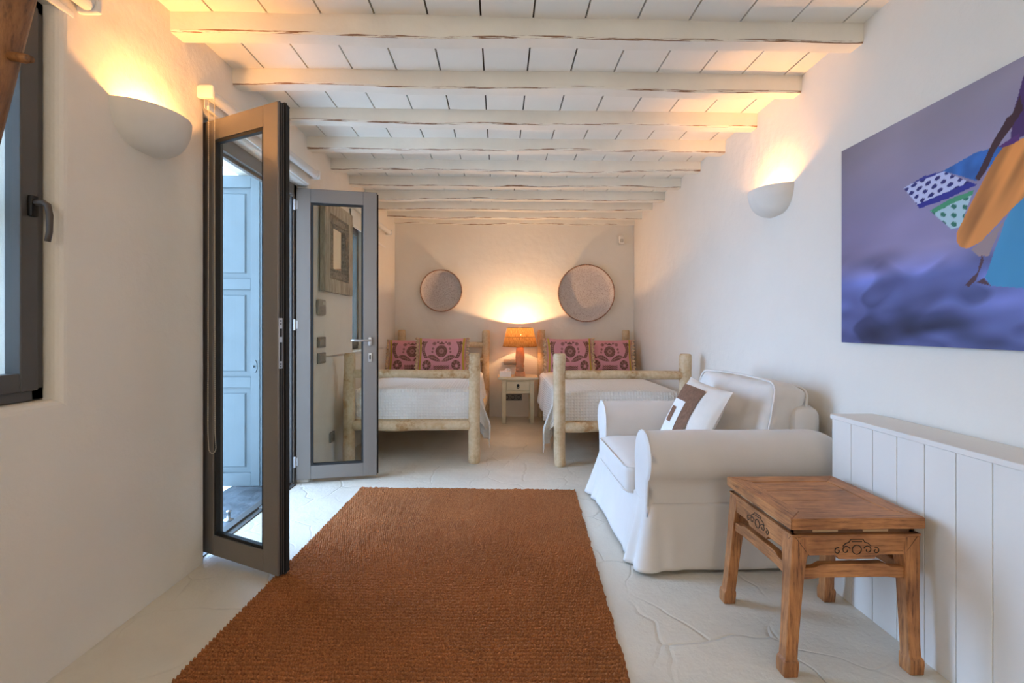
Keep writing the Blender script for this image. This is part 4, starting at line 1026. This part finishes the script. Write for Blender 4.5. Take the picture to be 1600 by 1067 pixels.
# ================================================================ carved stool
def stool():
    e = thing('wooden_stool', 'square carved wooden stool standing before the white radiator cover', 'stool', (1.243, 1.885, 0))
    cx, cy, hw = 1.248, 1.885, .238; zt = .544
    # top: mitred frame and sunk panel
    mb = MB(); w = .075; z0, z1 = zt-.040, zt
    def quad(a, b, c, d, mi):
        mb.add([(*p, z0) for p in (a, b, c, d)]+[(*p, z1) for p in (a, b, c, d)], [(3,2,1,0),(4,5,6,7),(0,1,5,4),(1,2,6,5),(2,3,7,6),(3,0,4,7)], mi)
    o = [(cx-hw, cy-hw), (cx+hw, cy-hw), (cx+hw, cy+hw), (cx-hw, cy+hw)]; i_ = [(cx-hw+w, cy-hw+w), (cx+hw-w, cy-hw+w), (cx+hw-w, cy+hw-w), (cx-hw+w, cy+hw-w)]
    for k in range(4): quad(o[k], o[(k+1) % 4], i_[(k+1) % 4], i_[k], 0 if k % 2 == 0 else 1)
    tp = mb.build('top_frame', ['elm_along_x', 'elm_along_y'], e, bevel=.004)
    mb = MB()
    for k in range(3):
        ya = cy-hw+w+.001+k*(2*(hw-w)-.002)/3; mb.box((cx-hw+w+.001, ya+.0008, zt-.03), (cx+hw-w-.001, ya+(2*(hw-w)-.002)/3-.0008, zt-.0025))
    mb.build('top_panel', 'elm_along_x', e, bevel=.001)
    # waist with pale slots
    ww = hw-.022; mb = MB()
    for k in range(4):
        a = k*PI/2; M = Matrix.Translation((cx, cy, 0)) @ Matrix.Rotation(a, 4, 'Z')
        mb.box((-ww, -ww, zt-.066), (ww, -ww+.02, zt-.038), 0, M)
    mb.build('waist', 'elm_dark', e)
    mb = MB()
    for k in range(4):
        M = Matrix.Translation((cx, cy, 0)) @ Matrix.Rotation(k*PI/2, 4, 'Z')
        for xa in (-.105, .075):
            mb = MB(); mb.box((xa-.045, -ww-.002, zt-.055), (xa+.045, -ww+.004, zt-.0475), 0, M); mb.build('slot', 'pale_slot', e)
    # aprons with drop and scroll carving
    aw = hw-.010; za, zb = zt-.066, zt-.132
    for k in range(4):
        M = Matrix.Translation((cx, cy, 0)) @ Matrix.Rotation(k*PI/2, 4, 'Z'); mb = MB()
        poly = [(-aw+.03, za), (-aw+.03, zb+.004), (-aw+.058, zb), (-.078, zb), (-.07, zb-.004), (-.064, zb-.014), (.064, zb-.014), (.07, zb-.004), (.078, zb), (aw-.058, zb), (aw-.03, zb+.004), (aw-.03, za)]
        mb.prism(poly, 1, -aw, -aw+.022, 0, M)
        mb.box((-aw, -aw-.003, za-.001), (aw, -aw+.02, za+.006), 0, M)
        ap = mb.build('apron', 'elm_along_x' if k % 2 == 0 else 'elm_along_y', e, bevel=.0015)
        mb = MB(); yf = -aw-.0005; zc = .5*(za+zb)-.014
        def T(pts, r=.0016): mb.tube([M @ Vector((a, yf, b)) for a, b in pts], r, 6)
        T([(.016*math.cos(t), zc+.016*math.sin(t)) for t in np.linspace(0, 2*PI, 20)])
        for s in (-1, 1):
            T([(s*(.039+(.0155-.0016*t)*math.cos(PI-t)), zc-.001+(.0155-.0016*t)*math.sin(PI-t)) for t in np.linspace(.3, 6.6, 26)])
            T([(s*(.068-(.0125-.0014*t)*math.cos(t+1.2)), zc-.004+(.0125-.0014*t)*math.sin(t+1.2)) for t in np.linspace(0, 6.2, 24)])
            T([(s*.05, zc+.012), (s*.04, zc+.022), (s*.028, zc+.026), (s*.022, zc+.036), (0, zc+.036)])
        T([(-.018, zc+.028), (.018, zc+.028)])
        mb.build('scroll_carving', 'ink', ap)
        for q_ in (-1, 1):   # mitred shoulder joints
            mb = MB(); T([(q_*(aw-.058), zb+.001), (q_*(aw-.012), za-.004)], .0009); mb.build('joint_line', 'ink', ap)
    # legs: square, mitred at the shoulder, flaring to a hoof foot
    for sx in (-1, 1):
        for sy in (-1, 1):
            mb = MB(); secs = []
            for z, out, wd in ((0, .009, .050), (.035, .010, .053), (.052, .009, .052), (.058, .003, .044), (.10, .000, .043), (.25, -.005, .047), (.36, -.007, .052), (.41, -.008, .059), (.430, -.009, .064), (zt-.068, -.010, .056)):
                X1 = sx*(hw+out); Y1 = sy*(hw+out); X0, Y0 = X1-sx*wd, Y1-sy*wd
                sh_ = -.022*(1-z/.48)
                secs.append([(cx+sh_+X1, cy+Y1*1.0, z), (cx+sh_+X0, cy+Y1, z), (cx+sh_+X0, cy+Y0, z), (cx+sh_+X1, cy+Y0, z)])
            vs = [p for s in secs for p in s]; n = len(secs)
            fs = [(i*4+j, i*4+(j+1) % 4, (i+1)*4+(j+1) % 4, (i+1)*4+j) for i in range(n-1) for j in range(4)]+[(3,2,1,0), tuple((n-1)*4+j for j in range(4))]
            if sx*sy < 0: fs = [f[::-1] for f in fs]
            mb.add(vs, fs); mb.build('leg', 'elm_along_z', e, bevel=.004)
    # humped stretchers
    for k in range(4):
        M = Matrix.Translation((cx-.006, cy, 0)) @ Matrix.Rotation(k*PI/2, 4, 'Z'); mb = MB(); q = hw-.028
        poly = [(-q-.012, .322), (-q+.06, .326), (-q+.09, .330), (q-.09, .330), (q-.06, .326), (q+.012, .322), (q+.012, .362), (q-.075, .366), (q-.098, .378), (-q+.098, .378), (-q+.075, .366), (-q-.012, .362)]
        mb.prism(poly, 1, -q-.012, -q+.018, 0, M); mb.build('stretcher', 'elm_along_x' if k % 2 == 0 else 'elm_along_y', e, bevel=.004)
stool()

# ================================================================ painting on the right wall
py0, py1, pz0, pz1 = .98, 2.395, 1.13, 2.092
SHAPES = [
 ('blue',  [(.566,.681),(.70,.706),(.793,.695),(.80,.675),(.701,.602)], (.03,.13,.42)),
 ('c1',    [(.384,.667),(.48,.688),(.566,.681),(.64,.63),(.705,.588),(.58,.568),(.463,.563)], (.50,.54,.78)),
 ('c2',    [(.51,.542),(.60,.566),(.693,.572),(.66,.50),(.645,.453),(.604,.449)], (.40,.58,.66)),
 ('c2b',   [(.51,.542),(.60,.566),(.693,.572),(.688,.556),(.60,.545),(.53,.528)], (.06,.30,.16)),
 ('sheer', [(.714,.38),(.808,.443),(.777,.402),(.746,.326),(.71,.331),(.68,.36)], (.32,.24,.25)),
 ('teal',  [(.99,.60),(.90,.56),(.827,.475),(.80,.437),(.734,.253),(.754,.222),(.90,.20),(1.05,.21),(1.04,.45)], (.06,.30,.55)),
 ('leg',   [(.72,.335),(.706,.277),(.658,.234),(.671,.225),(.70,.246),(.728,.315)], (.085,.04,.055)),
 ('foot',  [(.701,.239),(.754,.222),(.73,.253)], (.085,.04,.055)),
 ('torso', [(.82,.70),(.83,.80),(.86,.90),(.95,.91),(.98,.80),(.97,.70)], (.07,.03,.13)),
 ('skirt', [(.97,.70),(.827,.692),(.812,.703),(.77,.663),(.73,.602),(.66,.49),(.627,.435),(.625,.40),(.64,.375),(.667,.365),(.714,.38),(.827,.475),(.93,.55)], (.62,.24,.06)),
 ('arm',   [(.85,.84),(.825,.79),(.808,.784),(.77,.736),(.714,.640),(.695,.612),(.712,.600),(.735,.625),(.77,.687),(.827,.752),(.86,.79)], (.055,.022,.03)),
 ('purple',[(.85,.715),(.781,.697),(.793,.687),(.85,.69)], (.10,.03,.16)),
]
def inside(P, x, y):
    c = np.zeros(x.shape, bool); n = len(P)
    for i in range(n):
        x1, y1 = P[i]; x2, y2 = P[(i+1) % n]
        if y1 == y2: continue
        t = ((y1 > y) != (y2 > y)) & (x < (x2-x1)*(y-y1)/(y2-y1)+x1); c ^= t
    return c
def vnoise(x, y, f, seed):
    rs = np.random.RandomState(seed); g = rs.rand(64, 64); X, Y = x*f, y*f
    i, j = np.floor(X).astype(int), np.floor(Y).astype(int); a, b = X-i, Y-j; a, b = a*a*(3-2*a), b*b*(3-2*b)
    G = lambda p, q: g[p % 64, q % 64]
    return (G(i,j)*(1-a)+G(i+1,j)*a)*(1-b)+(G(i,j+1)*(1-a)+G(i+1,j+1)*a)*b
def painting():
    e = thing('painting', 'large unframed blue beach picture of a striding figure in orange skirt on the right wall', 'painting', (RWX(1.7)-.02, .5*(py0+py1), pz0))
    Wd, Hd = py1-py0, pz1-pz0; nu, nv = 420, 290
    s, t = np.meshgrid(np.linspace(0, Wd, nu+1), np.linspace(0, Hd, nv+1))
    n1 = vnoise(s*.5+t*1.2, t*2.2-s*.35, 5, 1); n2 = vnoise(s*.8+.5*t, t*2-s*.3, 11, 2); n3 = vnoise(s*.3+t*.2, t*1.3-s*.35, 9, 3)
    k = np.clip(t/Hd, 0, 1)
    top = np.array([.30, .265, .34]); mid = np.array([.27, .24, .41]); low = np.array([.125, .155, .40])
    w1 = np.clip((k-.30)/.12, 0, 1)[..., None]; w2 = np.clip((k-.55)/.4, 0, 1)[..., None]
    col = low*(1-w1)+mid*w1; col = col*(1-w2)+top*w2
    edge = np.clip(s/.35, 0, 1)[..., None]; col = col*(.72+.28*edge)
    lw = (1-np.clip((k-.34)/.12, 0, 1))
    col = col*(1+(lw*(n1-.5)*1.3+lw*(n2-.5)*.7+(1-lw)*(n3-.5)*.22)[..., None])
    fold = vnoise(s*.7+t*.9, t*1.6-s*.9, 6, 9); col = col*(1-.45*(lw*np.clip((fold-.58)*6, 0, 1))[..., None])
    for nm, P, c in SHAPES:
        m = inside(P, s+.004*(n2-.5), t+.004*(n1-.5)); cc = np.array(c)[None, None]*np.ones(s.shape)[..., None]
        if nm == 'skirt': cc = cc*(.55+.85*vnoise(s*1.0-t*.62, s*.1+t*.1, 34, 5))[..., None]
        if nm == 'teal': cc = cc*(.75+.4*vnoise(s-t*.3, t*.1, 14, 6))[..., None]
        if nm == 'blue': cc = cc*(.8+.5*vnoise(s, t-s*.3, 30, 7))[..., None]
        if nm == 'c1':
            rs, rt = s*.97+t*.25, t*.97-s*.2; gi = np.floor(rt/.026); gx = (rs/.042+.5*(gi % 2)) % 1-.5; gy = (rt/.026) % 1-.5
            sp = (gx**2*.9+gy**2) < .085+.08*(vnoise(s, t, 60, 8)-.5); cc = np.where(sp[..., None], np.array([.02, .022, .15]), cc)
            bd = (t > .675+.02*(s-.45)-.0*(s)) | (t < .585-.0*s+.02*(s-.463)) ; cc = np.where(bd[..., None] & ((t-.66) > .10*(s-.384))[..., None], np.array([.025, .03, .25]), cc)
            cc = np.where(((s < .70) & (t < .563+.105*(s-.463)+.020))[..., None], np.array([.025, .03, .27]), cc)
        if nm == 'c2':
            sp = (((s*22) % 1-.5)**2+((t*30+s*9) % 1-.5)**2) < .07; cc = np.where(sp[..., None], np.array([.03, .17, .12]), cc)
        col = np.where(m[..., None], cc, col)
    col = np.clip(col, 0, 1)
    mb = MB(); X = lambda y: RWX(y)-.028
    mb.grid(lambda u, v: (X(py1-u*Wd), py1-u*Wd, pz0+v*Hd), nu, nv)
    mb.build('picture', 'canvas_print', e, cols=np.concatenate([col.reshape(-1, 3), np.ones((col.shape[0]*col.shape[1], 1))], 1))
    mb = MB(); pts = [(X(py0)+.0005, py0, 0), (RWX(py0)-.001, py0, 0), (RWX(py1)-.001, py1, 0), (X(py1)+.0005, py1, 0)]
    mb.add([(a, b, z) for z in (pz0, pz1) for a, b, _ in pts], [(3,2,1,0),(4,5,6,7),(0,1,5,4),(1,2,6,5),(2,3,7,6),(3,0,4,7)])
    mb.build('panel', 'dark_aluminium', e)
painting()

# ================================================================ coat stand at the left edge, close to the camera
cs = thing('coat_stand', 'curved wooden pole of a coat stand with a short peg before the near window', 'coat stand', (-1.30, .86, 0))
mb = MB(); mb.tube([(-1.30,.86,.03),(-1.20,.86,.5),(-1.06,.86,1.0),(-.970,.865,1.35),(-.915,.87,1.58),(-.865,.875,1.80),(-.825,.88,2.0),(-.81,.88,2.15)], [.042,.042,.04,.038,.037,.036,.034,.028], 16, jit=.03, seed=4); mb.build('pole', 'pole_wood', cs, smooth=True)
mb = MB(); mb.tube([(-.885,.875,1.69),(-.828,.868,1.678),(-.816,.866,1.676)], [.0085,.0085,.006], 10); mb.build('peg', 'pole_wood', cs, smooth=True)
mb = MB(); mb.tube([(-.89,.875,1.86),(-.96,.87,1.89)], [.0085,.0085], 10); mb.build('peg', 'pole_wood', cs, smooth=True)
mb = MB(); mb.lathe([(0,0),(.14,0),(.14,.022),(.125,.034),(.05,.04),(0,.04)], (-1.30,.86,0), 36); mb.build('base', 'pole_wood', cs, smooth=False, bevel=.003)
